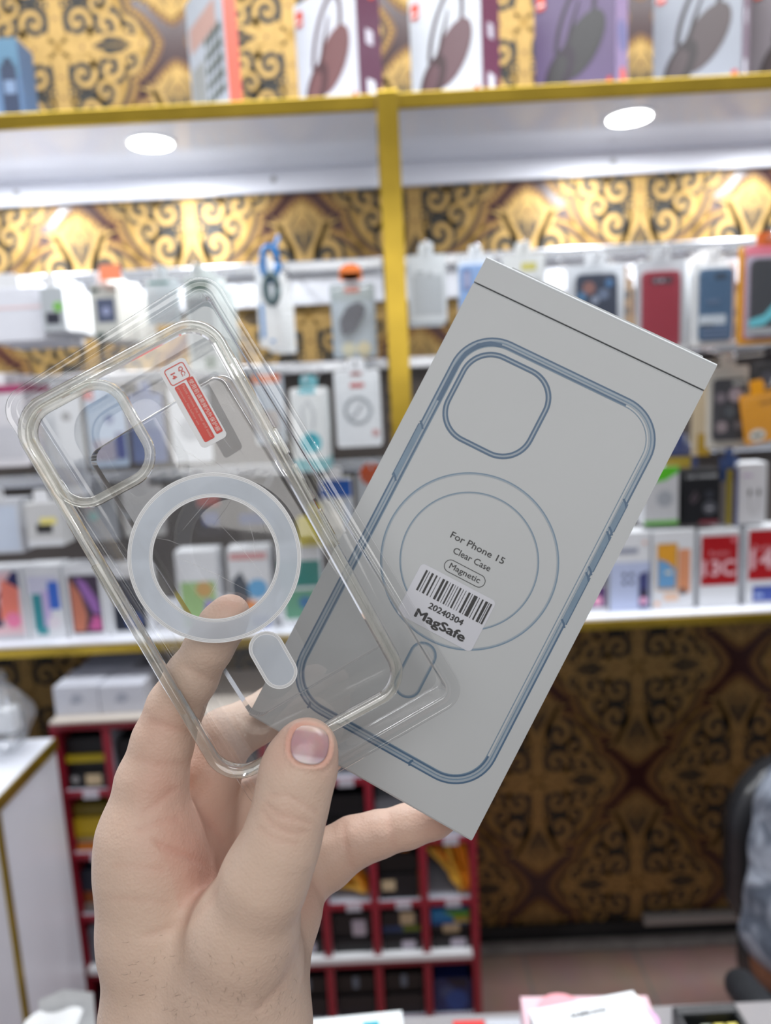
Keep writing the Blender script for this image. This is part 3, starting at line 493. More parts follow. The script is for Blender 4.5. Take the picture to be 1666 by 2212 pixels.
phone_box((384, 1190, 474, 1366), 'phone box with green, ochre and violet painting seen through the ring', [('r', 0.08, 0.92, 0.05, 0.62, (150, 190, 120)), ('d', 0.64, 0.52, 0.20, (196, 150, 60)), ('p', [(0.5, 0.05), (0.92, 0.05), (0.92, 0.36), (0.66, 0.4)], (150, 130, 200)), ('d', 0.66, 0.14, 0.14, (206, 130, 180))])
phone_box((496, 1184, 586, 1364), 'phone box with black, sky blue and orange phones seen through the ring', [('r', 0.06, 0.94, 0.86, 0.94, (214, 150, 150)), ('p', [(0.06, 0.1), (0.4, 0.1), (0.5, 0.5), (0.3, 0.72), (0.06, 0.6)], (56, 66, 80)), ('d', 0.68, 0.5, 0.24, (96, 170, 220)), ('d', 0.5, 0.28, 0.16, (230, 140, 70)), ('r', 0.5, 0.94, 0.03, 0.16, (60, 90, 170))])
phone_box((604, 1180, 694, 1360), 'phone box with teal green front between ring and white box', [('r', 0.0, 1.0, 0.5, 0.82, (20, 130, 120)), ('r', 0.1, 0.9, 0.1, 0.46, (96, 160, 130)), ('d', 0.6, 0.3, 0.16, (40, 110, 160))])
phone_box((1206, 1160, 1312, 1322), 'phone box with violet phones half hidden by the white box edge', [('r', 0.55, 0.98, 0.06, 0.34, (90, 60, 110)), ('d', 0.8, 0.15, 0.1, (240, 170, 200)), ('r', 0.80, 0.98, 0.36, 0.52, (40, 44, 70))])
phone_box((1318, 1150, 1404, 1319), 'lavender phone box with four black lenses', [('r', 0.0, 1.0, 0.0, 0.62, (186, 196, 226)), ('d', 0.36, 0.46, 0.055, (52, 58, 100)), ('d', 0.54, 0.46, 0.055, (52, 58, 100)), ('d', 0.36, 0.36, 0.055, (52, 58, 100)), ('d', 0.54, 0.36, 0.055, (52, 58, 100)), ('p', [(0.72, 0.03), (0.96, 0.03), (0.96, 0.50), (0.72, 0.46)], (66, 70, 120)), ('d', 0.86, 0.22, 0.10, (54, 44, 60)), ('d', 0.84, 0.12, 0.10, (230, 170, 200)), ('r', 0.200, 0.700, 0.740, 0.800, (150, 156, 176)), ('d', 0.86, 0.86, 0.05, (236, 190, 176))])
phone_box((1410, 1146, 1500, 1316), 'white phone box with an orange and sky blue phone', [('rr', 0.10, 0.60, 0.24, 0.84, (196, 150, 90), 0.04), ('p', [(0.13, 0.27), (0.55, 0.27), (0.55, 0.50), (0.34, 0.60), (0.13, 0.64)], (110, 164, 210)), ('p', [(0.13, 0.66), (0.34, 0.62), (0.56, 0.52), (0.56, 0.82), (0.13, 0.82)], (226, 160, 46)), ('rr', 0.62, 0.90, 0.20, 0.76, (222, 150, 110), 0.04), ('r', 0.66, 0.80, 0.18, 0.26, (90, 80, 84)), ('r', 0.28, 0.62, 0.10, 0.20, (236, 200, 176)), ('d', 0.12, 0.07, 0.06, (240, 180, 140)), ('r', 0.300, 0.460, 0.450, 0.485, (240, 230, 200))])
t = phone_box((1512, 1144, 1596, 1313), 'red and white phone box lettered 13C', [('r', 0.03, 0.97, 0.28, 0.92, (172, 10, 22)), ('t', 'Redmi', 0.5, 0.66, 0.5, (226, 150, 158)), ('t', '13C', 0.5, 0.40, 0.86, (236, 190, 198), 0.03), ('d', 0.86, 0.86, 0.07, (226, 120, 130))])
t = phone_box((1614, 1138, 1704, 1308), 'red, white and blue phone box lettered 14 at the right edge', [('r', 0.03, 0.97, 0.32, 0.96, (176, 10, 22)), ('t', 'Redmi', 0.4, 0.70, 0.5, (226, 150, 158)), ('t', '14', 0.36, 0.46, 0.56, (236, 190, 198), 0.03), ('r', 0.15, 0.97, 0.04, 0.24, (70, 90, 170)), ('r', 0.210, 0.390, 0.100, 0.140, (170, 190, 230))])
for R, lb, ops, sd in (((1392, 1008, 1466, 1134), 'green and white carton standing on the boxed phones', [('p', [(0.0, 0.72), (0.0, 1.0), (1.0, 1.0), (1.0, 0.9), (0.6, 0.76)], (96, 206, 40)), ('r', 0, 1, 0.0, 0.08, (110, 186, 80)), ('d', 0.6, 0.45, 0.24, (176, 182, 190)), ('r', 0.84, 0.9, 0.1, 0.7, (220, 222, 226))], None),
                       ((1476, 1016, 1556, 1132), 'black carton lettered car charger standing on the boxed phones', [('r', 0, 1, 0, 1, (20, 22, 28)), ('t', 'CAR CHARGER', 0.5, 0.86, 0.86, (190, 194, 198), 0.04), ('d', 0.72, 0.30, 0.19, (84, 86, 94)), ('r', 0.640, 0.800, 0.270, 0.305, (190, 190, 196)), ('l', [(0.2, 0.45), (0.34, 0.62), (0.4, 0.5), (0.24, 0.4)], 0.06, (96, 84, 92)), ('d', 0.7, 0.55, 0.12, (54, 56, 66)), ('r', 0.45, 0.95, 0.0, 0.07, (130, 50, 62))], None),
                       ((1594, 1000, 1656, 1132), 'white earphone carton with dark blue and yellow left edge', [('r', 0.06, 0.94, 0.02, 0.98, (216, 216, 220)), ('p', [(0.35, 0.52), (0.42, 0.6), (0.48, 0.52), (0.42, 0.44)], (50, 50, 50)), ('p', [(0.66, 0.52), (0.73, 0.6), (0.80, 0.52), (0.73, 0.44)], (50, 50, 50)), ('l', [(0.42, 0.45), (0.44, 0.25), (0.56, 0.14), (0.70, 0.25), (0.73, 0.45)], 0.025, (150, 150, 150)), ('r', 0.15, 0.5, 0.78, 0.82, (196, 176, 206)), ('r', -0.16, 0.0, 0.0, 0.94, (44, 48, 106)), ('r', -0.40, -0.18, 0.0, 0.92, (140, 124, 20))], None)):
    carton(R, 1.555, 0.045, lb, ops, (214, 216, 220) if 'black' not in lb else (24, 26, 30), 'carton', 'box', 'cartons on the boxed phones', sd)
# hooks, each a part of its rail
rails = [o for o in SC.objects if o.name.startswith('hook_rail') and o.type == 'EMPTY']
for (x, z, y0) in HOOKS:
    r = min(rails, key=lambda q: abs(q.location.z - z) + (0 if (x < XP) == (q.location.x < XP) else 9))
    m = MB(); L = r.location; zr = L.z
    m.tube([(x-L.x, -0.034, 0.0), (x-L.x, (y0-L.y)*0.45, min(0.012, z-zr)), (x-L.x, y0-L.y-0.012, z-zr), (x-L.x, y0-L.y-0.016, z-zr+0.012)], 0.0022, STEEL, 8); m.build('hook', r, smooth=True)
# ------------------------------------------------------------------ red pigeon-hole rack and what lies in it
def atz(px, py, z):
    r = ROT @ Vector(((px - CX) / F, -(py - CY) / F, -1.0)); return CP + r * ((z - CP.z) / r.z)
YC, DC = 1.44, 0.24
RED = mat('red_board', (146, 30, 48), 0.4, var=0.1); REDIN = mat('rack_inside', (176, 178, 190), 0.45)
xr0, xr1 = at(147, 1820, YC).x, at(1021, 1815, YC).x; NC = 8; cw = (xr1 - xr0) / NC; bt = 0.017
zrow = [at(180, y, YC).z for y in (1570, 1716, 1852, 1986, 2112)]; zrow += [zrow[-1] - (zrow[3]-zrow[4])*1.02]; zrow += [max(0.012, zrow[-1] - 0.13)]
rk = thing('pigeonhole_rack', 'red pigeon-hole rack full of small packs under the shelf', 'rack', ((xr0+xr1)/2, YC, 0)); W2 = (xr1-xr0)/2
for k in range(NC+1):
    m = MB(); x = -W2 + k*cw; m.box((x-bt/2, 0, 0), (x+bt/2, 0.003, zrow[0]+bt/2), RED); m.box((x-bt/2+0.001, 0.003, 0.0), (x+bt/2-0.001, DC-0.008, zrow[0]+bt/2-0.001), REDIN if 0 < k < NC else RED)
    m.build('side_panel' if k in (0, NC) else 'divider', rk)
for r, z in enumerate(zrow):
    m = MB(); c = RED
    m.box((-W2+bt/2, 0.001, z-bt*0.42), (W2-bt/2, 0.004, z+bt*0.42), RED); m.box((-W2+bt/2, 0.004, z-bt*0.4), (W2-bt/2, DC-0.008, z+bt*0.4), REDIN)
    if r == 4: m.box((-W2+bt/2, -0.004, z+bt*0.42), (W2-bt/2, 0.05, z+bt*1.35), WHITE, 0.002)
    m.build('shelf', rk)
    if 0 < r < 4:
        for k in range(NC):
            l = MB(); l.box((-W2+(k+0.42)*cw, -0.0012, z-0.010), (-W2+(k+0.72)*cw, 0.0008, z+0.007), mat('shelf_label', (0.55, 0.53, 0.60), 0.5)); l.build('shelf_label', rk)
m = MB(); m.box((-W2, DC-0.008, 0), (W2, DC, zrow[0]), REDIN); m.build('back_panel', rk)
GR = ['top', 'second', 'third', 'fourth', 'fifth', 'sixth']
def cellpos(c, r): return xr0 + (c+0.5)*cw, zrow[r+1] + (bt*1.4 if r == 3 else bt*0.45), zrow[r] - bt*0.45
def flatpack(c, r, k, w, h, col, label, ops=(), dx=0.0, dy=0.015, dz=0.0, rot=0.0, name='accessory_pack', cat='pack'):
    x, z0, z1 = cellpos(c, r); t = thing(name, label, cat, (x+dx, YC+dy, z0+dz), 0, 'small packs in the red rack'); t.rotation_euler = (0, rot, 0)
    b = MB(); rslab(b, w, h, min(w, h)*0.12, 0, 0.14, ink(col), 0, h/2); b.build('body', t)
    if ops: p = MB(); prints(p, ops, w, h); p.build('printed_face', t)
    return t
iw = cw - bt - 0.004
K1, K2, K3 = (16, 17, 22), (22, 24, 30), (10, 11, 14); LBL = (196, 190, 206); CRM = (206, 186, 150)
def stack(c, r, rows, where):
    n = len(rows); z = 0.0; pos = ['lowest'] + ['middle', 'next']*3; pos = pos[:n]; pos[-1] = 'topmost' if n > 1 else 'single'
    for k, (h, col, ops, what) in enumerate(rows):
        flatpack(c, r, k, iw*0.96, h, col, '%s %s, %s' % (pos[k], what, where), ops, dz=z, dy=0.012+0.006*(k % 2)); z += h + 0.001
stack(0, 0, [(0.034, K1, [('r', 0.45, 0.85, 0.2, 0.9, CRM), ('d', 0.18, 0.6, 0.10, (150, 150, 150))], 'black pack with cream label'), (0.022, K3, [], 'plain black pack'), (0.016, (176, 156, 12), [], 'flat yellow pack'), (0.034, K1, [], 'plain black pack')], 'top left hole of the red rack')
stack(1, 0, [(0.05, (40, 44, 46), [('r', 0, 1, 0.5, 0.8, (70, 72, 50))], 'dark pack with olive band'), (0.05, K1, [], 'plain black pack')], 'second hole of the top row of the red rack')
stack(0, 1, [(0.014, (196, 110, 20), [], 'flat orange pack'), (0.012, (170, 160, 140), [], 'thin grey pack'), (0.048, (180, 152, 10), [('r', 0.05, 0.95, 0.1, 0.18, (120, 100, 8))], 'big yellow pack'), (0.024, (110, 96, 20), [], 'olive yellow pack')], 'left hole of the second rack row')
stack(0, 2, [(0.018, (120, 110, 104), [], 'flat taupe pack'), (0.030, (150, 84, 36), [], 'orange brown pack'), (0.05, (30, 38, 54), [], 'navy pack')], 'left hole of the third rack row')
stack(0, 3, [(0.09, (120, 126, 138), [('r', 0.5, 1, 0, 1, (84, 92, 106))], 'tall grey pack')], 'left hole of the fourth row of the red rack')
stack(0, 4, [(0.09, (22, 24, 32), [], 'tall black pack')], 'left hole of the fifth row of the red rack')
stack(5, 1, [(0.045, K3, [], 'plain black pack'), (0.05, K1, [('r', 0.05, 0.95, 0.2, 0.3, (26, 28, 34))], 'black pack with dark band')], 'second rack row just right of the thumb')
stack(6, 1, [(0.09, (120, 124, 132), [], 'tall grey pack')], 'second rack row behind the little finger')
stack(4, 2, [(0.045, (190, 196, 206), [('r', 0, 1, 0, 0.4, (214, 150, 40))], 'white pack with amber foot')], 'third rack row beside the wrist')
stack(6, 2, [(0.055, K1, [('r', 0.05, 0.4, 0.35, 0.8, CRM)], 'black pack with cream label'), (0.045, K3, [], 'plain black pack')], 'third rack row under the box corner')
for c, rows in ((4, [(0.04, K1, [('rr', 0.35, 0.8, 0.1, 0.7, LBL, 0.05)], 'black pack with lilac label'), (0.045, K2, [('d', 0.3, 0.8, 0.22, (220, 204, 16))], 'dark pack with yellow dot')]),
                (5, [(0.03, K1, [], 'plain black pack'), (0.03, K2, [('rr', 0.5, 0.86, 0.1, 0.95, (214, 206, 220), 0.05)], 'black pack with white label'), (0.03, K1, [('rr', 0.5, 0.86, 0.0, 0.5, LBL, 0.05)], 'black pack with lilac label')]),
                (6, [(0.028, K1, [('rr', 0.5, 0.86, 0.1, 0.8, LBL, 0.05)], 'black pack with lilac label'), (0.028, (36, 66, 116), [('r', 0.55, 1.0, 0.1, 0.9, (110, 130, 30)), ('r', 0, 1, 0, 0.4, (40, 48, 60))], 'blue and olive pack'), (0.034, K1, [('rr', 0.48, 0.86, 0.1, 0.95, CRM, 0.05)], 'black pack with cream label')]),
                (7, [(0.028, K1, [('rr', 0.5, 0.9, 0.1, 0.8, LBL, 0.05)], 'black pack with lilac label'), (0.028, K2, [('rr', 0.3, 0.75, 0.1, 0.9, CRM, 0.05)], 'black pack with cream label'), (0.032, (40, 130, 190), [('p', [(0.3, 1.0), (1.0, 1.0), (1.0, 0.5), (0.6, 0.45)], (90, 150, 30)), ('r', 0.6, 1.0, 0.1, 0.45, (190, 160, 20)), ('r', 0.0, 0.6, 0.0, 0.3, (20, 90, 160))], 'blue, green and yellow pack')])):
    stack(c, 3, rows, 'fourth rack row, %s' % ('beside the wrist', 'first right of the wrist', 'second right of the wrist', 'at the right end')[c-4])
for c, w_ in ((4, 'beside the wrist'), (5, 'first right of the wrist'), (6, 'second right of the wrist')):
    stack(c, 4, [(0.05, (18, 20, 26), [('rr', 0.2, 0.4, 0.2, 0.7, (110, 126, 140), 0.04)] if c == 4 else [('r', 0.1, 0.9, 0.3, 0.34, (34, 38, 48))], 'dark lower pack'), (0.045, (14, 15, 20), [('rr', 0.42, 0.58, 0.3, 0.95, (112, 128, 146), 0.04)], 'dark pack with small pale blue mark')], 'fifth rack row, %s' % w_)
stack(7, 4, [(0.085, (24, 40, 96), [('d', 0.35, 0.6, 0.2, (60, 76, 120)), ('d', 0.6, 0.35, 0.3, (34, 70, 140)), ('p', [(0.3, 1.0), (0.9, 1.0), (0.9, 0.7), (0.5, 0.75)], (18, 20, 50))], 'tall blue picture pack')], 'fifth row of the red rack at the right end')
for c in range(4, 8): stack(c, 5, [(0.06, (140, 138, 150), [('r', 0, 1, 0, 0.3, (110, 30, 40))], 'pale grey pack')], 'lowest rack row, %s' % ('beside the wrist', 'first right of the wrist', 'second right of the wrist', 'at the right end')[c-4])
ORG = mat('orange_cable', (222, 130, 10), 0.35, var=0.2); AMB = mat('amber_film', (236, 176, 60), 0.3, var=0.3)
def cables(c, r, label, a, b, n, spread, seed):
    rd = random.Random(seed); x, z0, z1 = cellpos(c, r); hh = z1-z0
    for k in range(n):
        f = (k/(n-1)-0.5)*spread; m = MB(); P0 = (a[0]*iw + f*a[2]*iw, 0.02+0.016*(k % 3), a[1]*hh); P2 = (b[0]*iw + f*b[2]*iw, -0.004+0.014*(k % 3), b[1]*hh)
        pts = [Vector(P0).lerp(Vector(P2), t) + Vector(((rd.random()-.5)*.006 + 0.010*math.sin(t*3.1)*(1 if k % 2 else .3), 0, 0.006*math.sin(t*3.14))) for t in [i/8 for i in range(9)]]
        m.tube(pts, [0.0035]+[0.0062]*7+[0.0042], ORG if k % 4 else AMB, 8); o = m.build('orange_cable', loc=(x, YC+0.02, z0+0.004), smooth=True)
        tag(o, label, 'cable', label.replace('orange cable', 'orange cables'))
cables(5, 2, 'orange cable in the flat fan in the rack hole nearest the thumb', (-0.42, 0.62, 0.1), (0.42, 0.1, 0.0), 6, 0.9, 1); cables(5, 2, 'orange cable lying along the bottom of the rack hole nearest the thumb', (-0.46, 0.10, 0.05), (0.44, 0.08, 0.05), 4, 0.8, 2)
cables(6, 2, 'orange cable in the upright drooping bunch in the middle rack hole', (-0.05, 0.95, 0.5), (0.40, -0.02, 0.25), 9, 0.9, 3)
cables(7, 2, 'orange cable in the drooping bunch in the right end rack hole', (0.15, 0.92, 0.5), (0.42, 0.02, 0.3), 7, 0.9, 4); cables(7, 2, 'orange cable crossing low in the rack hole at the right end', (-0.42, 0.72, 0.2), (0.40, 0.06, 0.2), 4, 0.9, 5)
# cartons on top of the rack
zt0 = zrow[0] + bt/2
def topbox(l, r, tpy, Y, dep, label, col, z=None):
    x0, x1 = at(l, 1520, Y).x, at(r, 1520, Y).x; z0 = zt0 if z is None else z; z1 = at((l+r)/2, tpy, Y).z
    t = thing('carton', label, 'box', ((x0+x1)/2, Y, z0), 0, 'white cartons on the red rack'); b = MB(); b.box((-(x1-x0)/2, 0, 0), ((x1-x0)/2, dep, z1-z0), ink(col), 0.002); b.build('body', t)
    p = MB(); prints(p, [('d', 0.5, 0.55, 0.12, (168, 172, 186)), ('l', [(0.36, 0.4), (0.46, 0.62), (0.6, 0.66), (0.66, 0.5)], 0.03, (150, 154, 166))], x1-x0, z1-z0); p.build('printed_face', t); return z1
m = MB(); m.box((-W2-0.004, -0.006, 0), (W2+0.004, DC, 0.008), mat('beige_board', (0.58, 0.52, 0.46), 0.5), 0.002); o = m.build('rack_top_board', loc=((xr0+xr1)/2, YC, zt0+0.0003)); tag(o, 'thin beige board lying on top of the red rack', 'board'); zt0 += 0.0085
ztop = topbox(118, 214, 1482, 1.46, 0.10, 'white carton on the red rack, left of the pair', (200, 202, 212)); topbox(216, 312, 1480, 1.46, 0.10, 'white carton on the red rack, right of the pair', (198, 200, 210))
topbox(178, 296, 1440, 1.575, 0.10, 'tall pale carton behind the pair of white cartons on the rack', (160, 164, 176)); topbox(300, 350, 1462, 1.57, 0.09, 'pale narrow carton beside the index finger on the rack', (186, 188, 196))
# ------------------------------------------------------------------ white display counter on the left, running away from the viewer
ztc = at(107, 1604, 1.40).z; xe = at(107, 1604, 1.40).x; near = atz(-6, 1706, ztc)
ct = thing('display_counter', 'white display counter with gold trim along the left side', 'counter', (xe, 1.42, 0)); LC = 1.42 - 0.55
WPAN = mat('white_panel', (0.80, 0.81, 0.88), 0.3, var=0.02)
b = MB(); b.box((-0.55, -LC, 0.0), (0, 0, ztc-0.012), WPAN); b.build('body', ct)
b = MB(); b.box((-0.55, -LC, ztc-0.0118), (0.004, 0.002, ztc), LAM, 0.002); b.build('countertop', ct)
b = MB(); b.box((0.0005, -LC, ztc-0.024), (0.006, 0.0, ztc+0.001), GOLD, 0.001); b.build('gold_edge', ct)
v = at(30, 2040, 1.0); # upright trim on the side face
rr_ = ROT @ Vector(((28 - CX)/F, -(2020 - CY)/F, -1.0)); tt = (xe - CP.x)/rr_.x; yv = CP.y + rr_.y*tt
b = MB(); b.box((0.0005, yv-1.42-0.007, 0.0), (0.006, yv-1.42+0.007, ztc-0.026), GOLD, 0.001); b.build('gold_trim', ct)
# adapter in a crumpled clear bag on that counter
p_ = atz(44, 1626, ztc); p_.x = min(p_.x, xe-0.060)
t = thing('power_adapter', 'white plug adapter in a clear bag on the left counter', 'adapter', (p_.x, p_.y, ztc+0.045)); b = MB(); b.box((-0.022, -0.014, 0), (0.022, 0.014, 0.052), mat('white_plastic', (0.82, 0.83, 0.85), 0.3), 0.005); b.build('body', t)
b = MB()
for s in (-0.008, 0.008): b.box((s-0.002, -0.004, 0.052), (s+0.002, 0.004, 0.072), STEEL, 0.001)
b.build('pin', t)
BAG = film('bag_film', (0.95, 0.96, 0.97), (0.85, 0.87, 0.90), 0.20, 1.0, 0.12, bump=1.0, bscale=30, hazevar=0.6)
def crumple(w, d, h, seed, n=26):
    rd = np.random.RandomState(seed); vs = []; fs = []
    ph = rd.rand(12)*6
    for i in range(n+1):
        for j in range(n):
            f = i/n; a = 2*math.pi*j/n; prof = (math.sin(math.pi*min(1, f*1.12))**0.55)*(1-0.35*f) if f < 0.9 else 0.30*(1-(f-0.9)*2)
            wob = 1 + 0.13*math.sin(3*a+ph[0]+4*f) + 0.08*math.sin(7*a+ph[1]-6*f) + 0.05*math.sin(11*a+ph[2]+9*f)
            vs.append((w*prof*wob*math.cos(a), d*prof*wob*math.sin(a), h*(f + 0.03*math.sin(5*a+ph[3])*f)))
    for i in range(n):
        for j in range(n): fs.append((i*n+j, i*n+(j+1) % n, (i+1)*n+(j+1) % n, (i+1)*n+j))
    return vs, fs
vs, fs = crumple(0.066, 0.065, 0.165, 3); m = MB(); m.add(vs, fs, BAG); o = m.build('plastic_bag', loc=(p_.x-0.01, p_.y, ztc+0.001), smooth=True); tag(o, 'crumpled clear plastic bag around the white adapter on the left counter', 'bag')
vs, fs = crumple(0.055, 0.055, 0.05, 8); m = MB(); m.add(vs, fs, film('white_bag_film', (0.9, 0.9, 0.92), (0.86, 0.87, 0.9), 0.75, 1.0, 0.12, bump=1.0, bscale=30, hazevar=0.3)); o = m.build('plastic_bag', loc=(p_.x-0.02, p_.y-0.14, ztc+0.001), smooth=True); tag(o, 'folded white plastic bag in front of the adapter on the left counter', 'bag')
# ------------------------------------------------------------------ glass counter in front, at the foot of the picture
zc = at(1000, 2190, 0.74).z; ft = thing('glass_counter', 'grey glass topped counter along the foot of the picture', 'counter', (0.25, 0.74, 0))
b = MB(); b.box((-1.1, -0.42, 0), (1.2, -0.008, zc-0.012), mat('counter_body', (0.42, 0.42, 0.44), 0.4)); b.build('body', ft)
b = MB(); b.box((-1.12, -0.44, zc-0.0118), (1.22, 0, zc), mat('counter_glass', (0.30, 0.29, 0.30), 0.1, var=0.03), 0.002); b.build('countertop', ft)
def lying(pl, pr, z1, th, depth, label, col, name, cat, ops=(), rounded=0.0, body2=None):
    """flat box lying with its far edge between two pixels at height z1"""
    a_, b_ = atz(*pl, z1), atz(*pr, z1); d = b_-a_; w = math.hypot(d.x, d.y); rz = math.atan2(d.y, d.x)
    t = thing(name, label, cat, (a_.x, a_.y, z1-th), rz); m = MB()
    if rounded: m.T = Matrix.Rotation(-math.pi/2, 4, 'X'); rslab(m, w, depth, rounded, -th, 0, ink(col), w/2, depth/2*1.0); m.T = Matrix.Identity(4); m.v = [(x, -y if False else y - depth, z) for x, y, z in m.v] if False else [(x, y, z) for x, y, z in m.v]
    else: m.box((0, -depth, 0), (w, 0, th), ink(col), 0.001)
    m.build('body', t)
    if ops: p = MB(); p.T = Matrix.Translation((w/2, -depth, th+0.0003)) @ Matrix.Rotation(-math.pi/2, 4, 'X'); prints(p, ops, w, depth, -0.0002); p.build('printed_face', t)
    return t
lying((1124, 2152), (1398, 2150), zc+0.05, 0.0495, 0.16, 'pink carton under the white watch box', (226, 190, 200), 'carton', 'box', [('d', 0.3, 0.85, 0.2, (236, 160, 170)), ('d', 0.9, 0.8, 0.12, (226, 170, 220)), ('d', 0.86, 0.95, 0.08, (250, 240, 220))])
lying((1142, 2182), (1368, 2139), zc+0.085, 0.0345, 0.12, 'white watch box lettered with black capitals on the pink carton', (236, 240, 244), 'watch_box', 'box', [('t', 'SAMSUNG', 0.5, 0.84, 0.34, (70, 70, 74), 0.03), ('d', 0.55, 0.44, 0.16, (50, 66, 72)), ('d', 0.55, 0.44, 0.12, (70, 110, 124)), ('d', 0.52, 0.47, 0.05, (130, 160, 170))])
lying((640, 2205), (868, 2182), zc+0.03, 0.0295, 0.09, 'white flat box with teal square beside the wrist', (232, 238, 240), 'flat_box', 'box', [('r', 0.62, 0.78, 0.30, 0.88, (30, 160, 180)), ('r', 0.82, 0.96, 0.3, 0.9, (206, 232, 232)), ('r', 0.12, 0.50, 0.6, 0.72, (196, 206, 212))])
lying((978, 2204), (1046, 2202), zc+0.012, 0.0115, 0.06, 'small red box on the counter edge', (206, 50, 50), 'red_box', 'box'); lying((1048, 2201), (1124, 2199), zc+0.010, 0.0095, 0.06, 'thin grey box beside the small red box', (180, 184, 192), 'grey_box', 'box')
# black tray with yellow packs
a_, b_ = atz(1452, 2172, zc+0.035), atz(1588, 2164, zc+0.035); w = (b_-a_).length; rz = math.atan2(b_.y-a_.y, b_.x-a_.x)
t = thing('black_tray', 'black open tray at the lower right', 'tray', (a_.x, a_.y, zc+0.0005), rz); BLK = mat('black_plastic', (0.014, 0.016, 0.02), 0.3, var=0.2); m = MB()
m.box((0, -0.10, 0), (w, 0, 0.003), BLK); m.box((0, -0.012, 0.003), (w, 0, 0.0345), BLK, 0.003); m.box((0, -0.10, 0.003), (0.006, -0.012, 0.0345), BLK, 0.002); m.box((w-0.006, -0.10, 0.003), (w, -0.012, 0.0345), BLK, 0.002); m.box((0.006, -0.10, 0.003), (w-0.006, -0.095, 0.0345), BLK, 0.002); m.build('body', t)
for k in range(3):
    y_ = thing('yellow_pack', '%s pale yellow pack standing in the black tray' % ('left', 'middle', 'right')[k], 'pack', tuple(Vector((a_.x, a_.y, zc+0.004)) + Matrix.Rotation(rz, 3, 'Z') @ Vector((w*(0.40+0.20*k), -0.05, 0))), rz, 'pale yellow packs in the black tray')
    m = MB(); m.box((-w*0.08, -0.035, 0), (w*0.08, 0.030, 0.026), C(226, 214, 110) if k else C(150, 156, 140), 0.002); m.build('body', y_)
# thick black padded handle
t = thing('padded_handle', 'thick black padded handle slanting at the lower right edge', 'handle', tuple(at(1668, 2212, 0.80))); b0 = at(1600, 2128, 0.90); b1 = at(1700, 2250, 0.76); m = MB(); o0 = t.location
pts = [Vector(b0).lerp(b1, f) - o0 for f in (-0.10, -0.085, -0.05, 0.0, 0.3, 0.6, 0.95, 1.0)]; m.tube(pts, [0.004, 0.013, 0.019, 0.0215, 0.0225, 0.0225, 0.0225, 0.012], mat('black_foam', (0.012, 0.014, 0.018), 0.6, var=0.3), 24); m.build('grip', t, smooth=True)
m = MB(); q = at(1640, 2205, 0.74) - o0; m.cyl(q + Vector((-0.03, 0, 0)), q + Vector((0.05, 0, 0)), 0.013, 0.013, BLK, 20); m.box(tuple(q + Vector((-0.012, -0.02, -0.05))), tuple(q + Vector((0.03, 0.02, 0.0))), mat('dark_steel', (0.06, 0.065, 0.075), 0.3, metal=0.6), 0.003); m.build('bracket', t)
# white bag with an orange print, lower left
q = atz(110, 2200, zc+0.05); t = thing('paper_bag', 'white folded bag with orange print at the lower left', 'bag', (q.x, q.y, zc+0.0005)); m = MB(); n = 12; vs = []; fs = []
pl, pm, pr2 = atz(56, 2204, zc+0.075)-t.location, atz(112, 2178, zc+0.085)-t.location, atz(178, 2186, zc+0.085)-t.location
for (A_, zz, off) in ((0, 1.0, 0.0), (1, 0.55, -0.05), (2, 0.05, -0.09)):
    for k in range(n+1):
        f = k/n; p = pl.lerp(pm, f*2) if f < 0.5 else pm.lerp(pr2, f*2-1); vs.append((p.x - 0.03*A_*0.5, p.y + off + 0.006*math.sin(f*9+A_), p.z*zz))
for A_, off in ((2, 0.02), (0, 0.028)):
    for k in range(n+1):
        f = k/n; p = pl.lerp(pm, f*2) if f < 0.5 else pm.lerp(pr2, f*2-1); vs.append((p.x, p.y + off, p.z*(0.05 if A_ == 2 else 0.97)))
for i in range(4):
    for k in range(n): fs.append((i*(n+1)+k, i*(n+1)+k+1, (i+1)*(n+1)+k+1, (i+1)*(n+1)+k))
m.add(vs, fs, mat('white_paper', (0.84, 0.86, 0.87), 0.4)); m.build('body', t, smooth=True)
p = MB(); g = []
for k in range(7):
    f = k/6*0.40 + 0.08
    pp = pl.lerp(pm, f*2) if f < 0.5 else pm.lerp(pr2, f*2-1)
    for (zz, off, s) in ((0.92, -0.012, .10), (0.50, -0.060, .55)): g.append((pp.x - 0.03*s, pp.y + off + 0.006*math.sin(f*9) - 0.012, pp.z*zz))
p.add(g, [(2*k, 2*k+1, 2*k+3, 2*k+2) for k in range(6)], C(246, 132, 24)); p.build('orange_print', t)
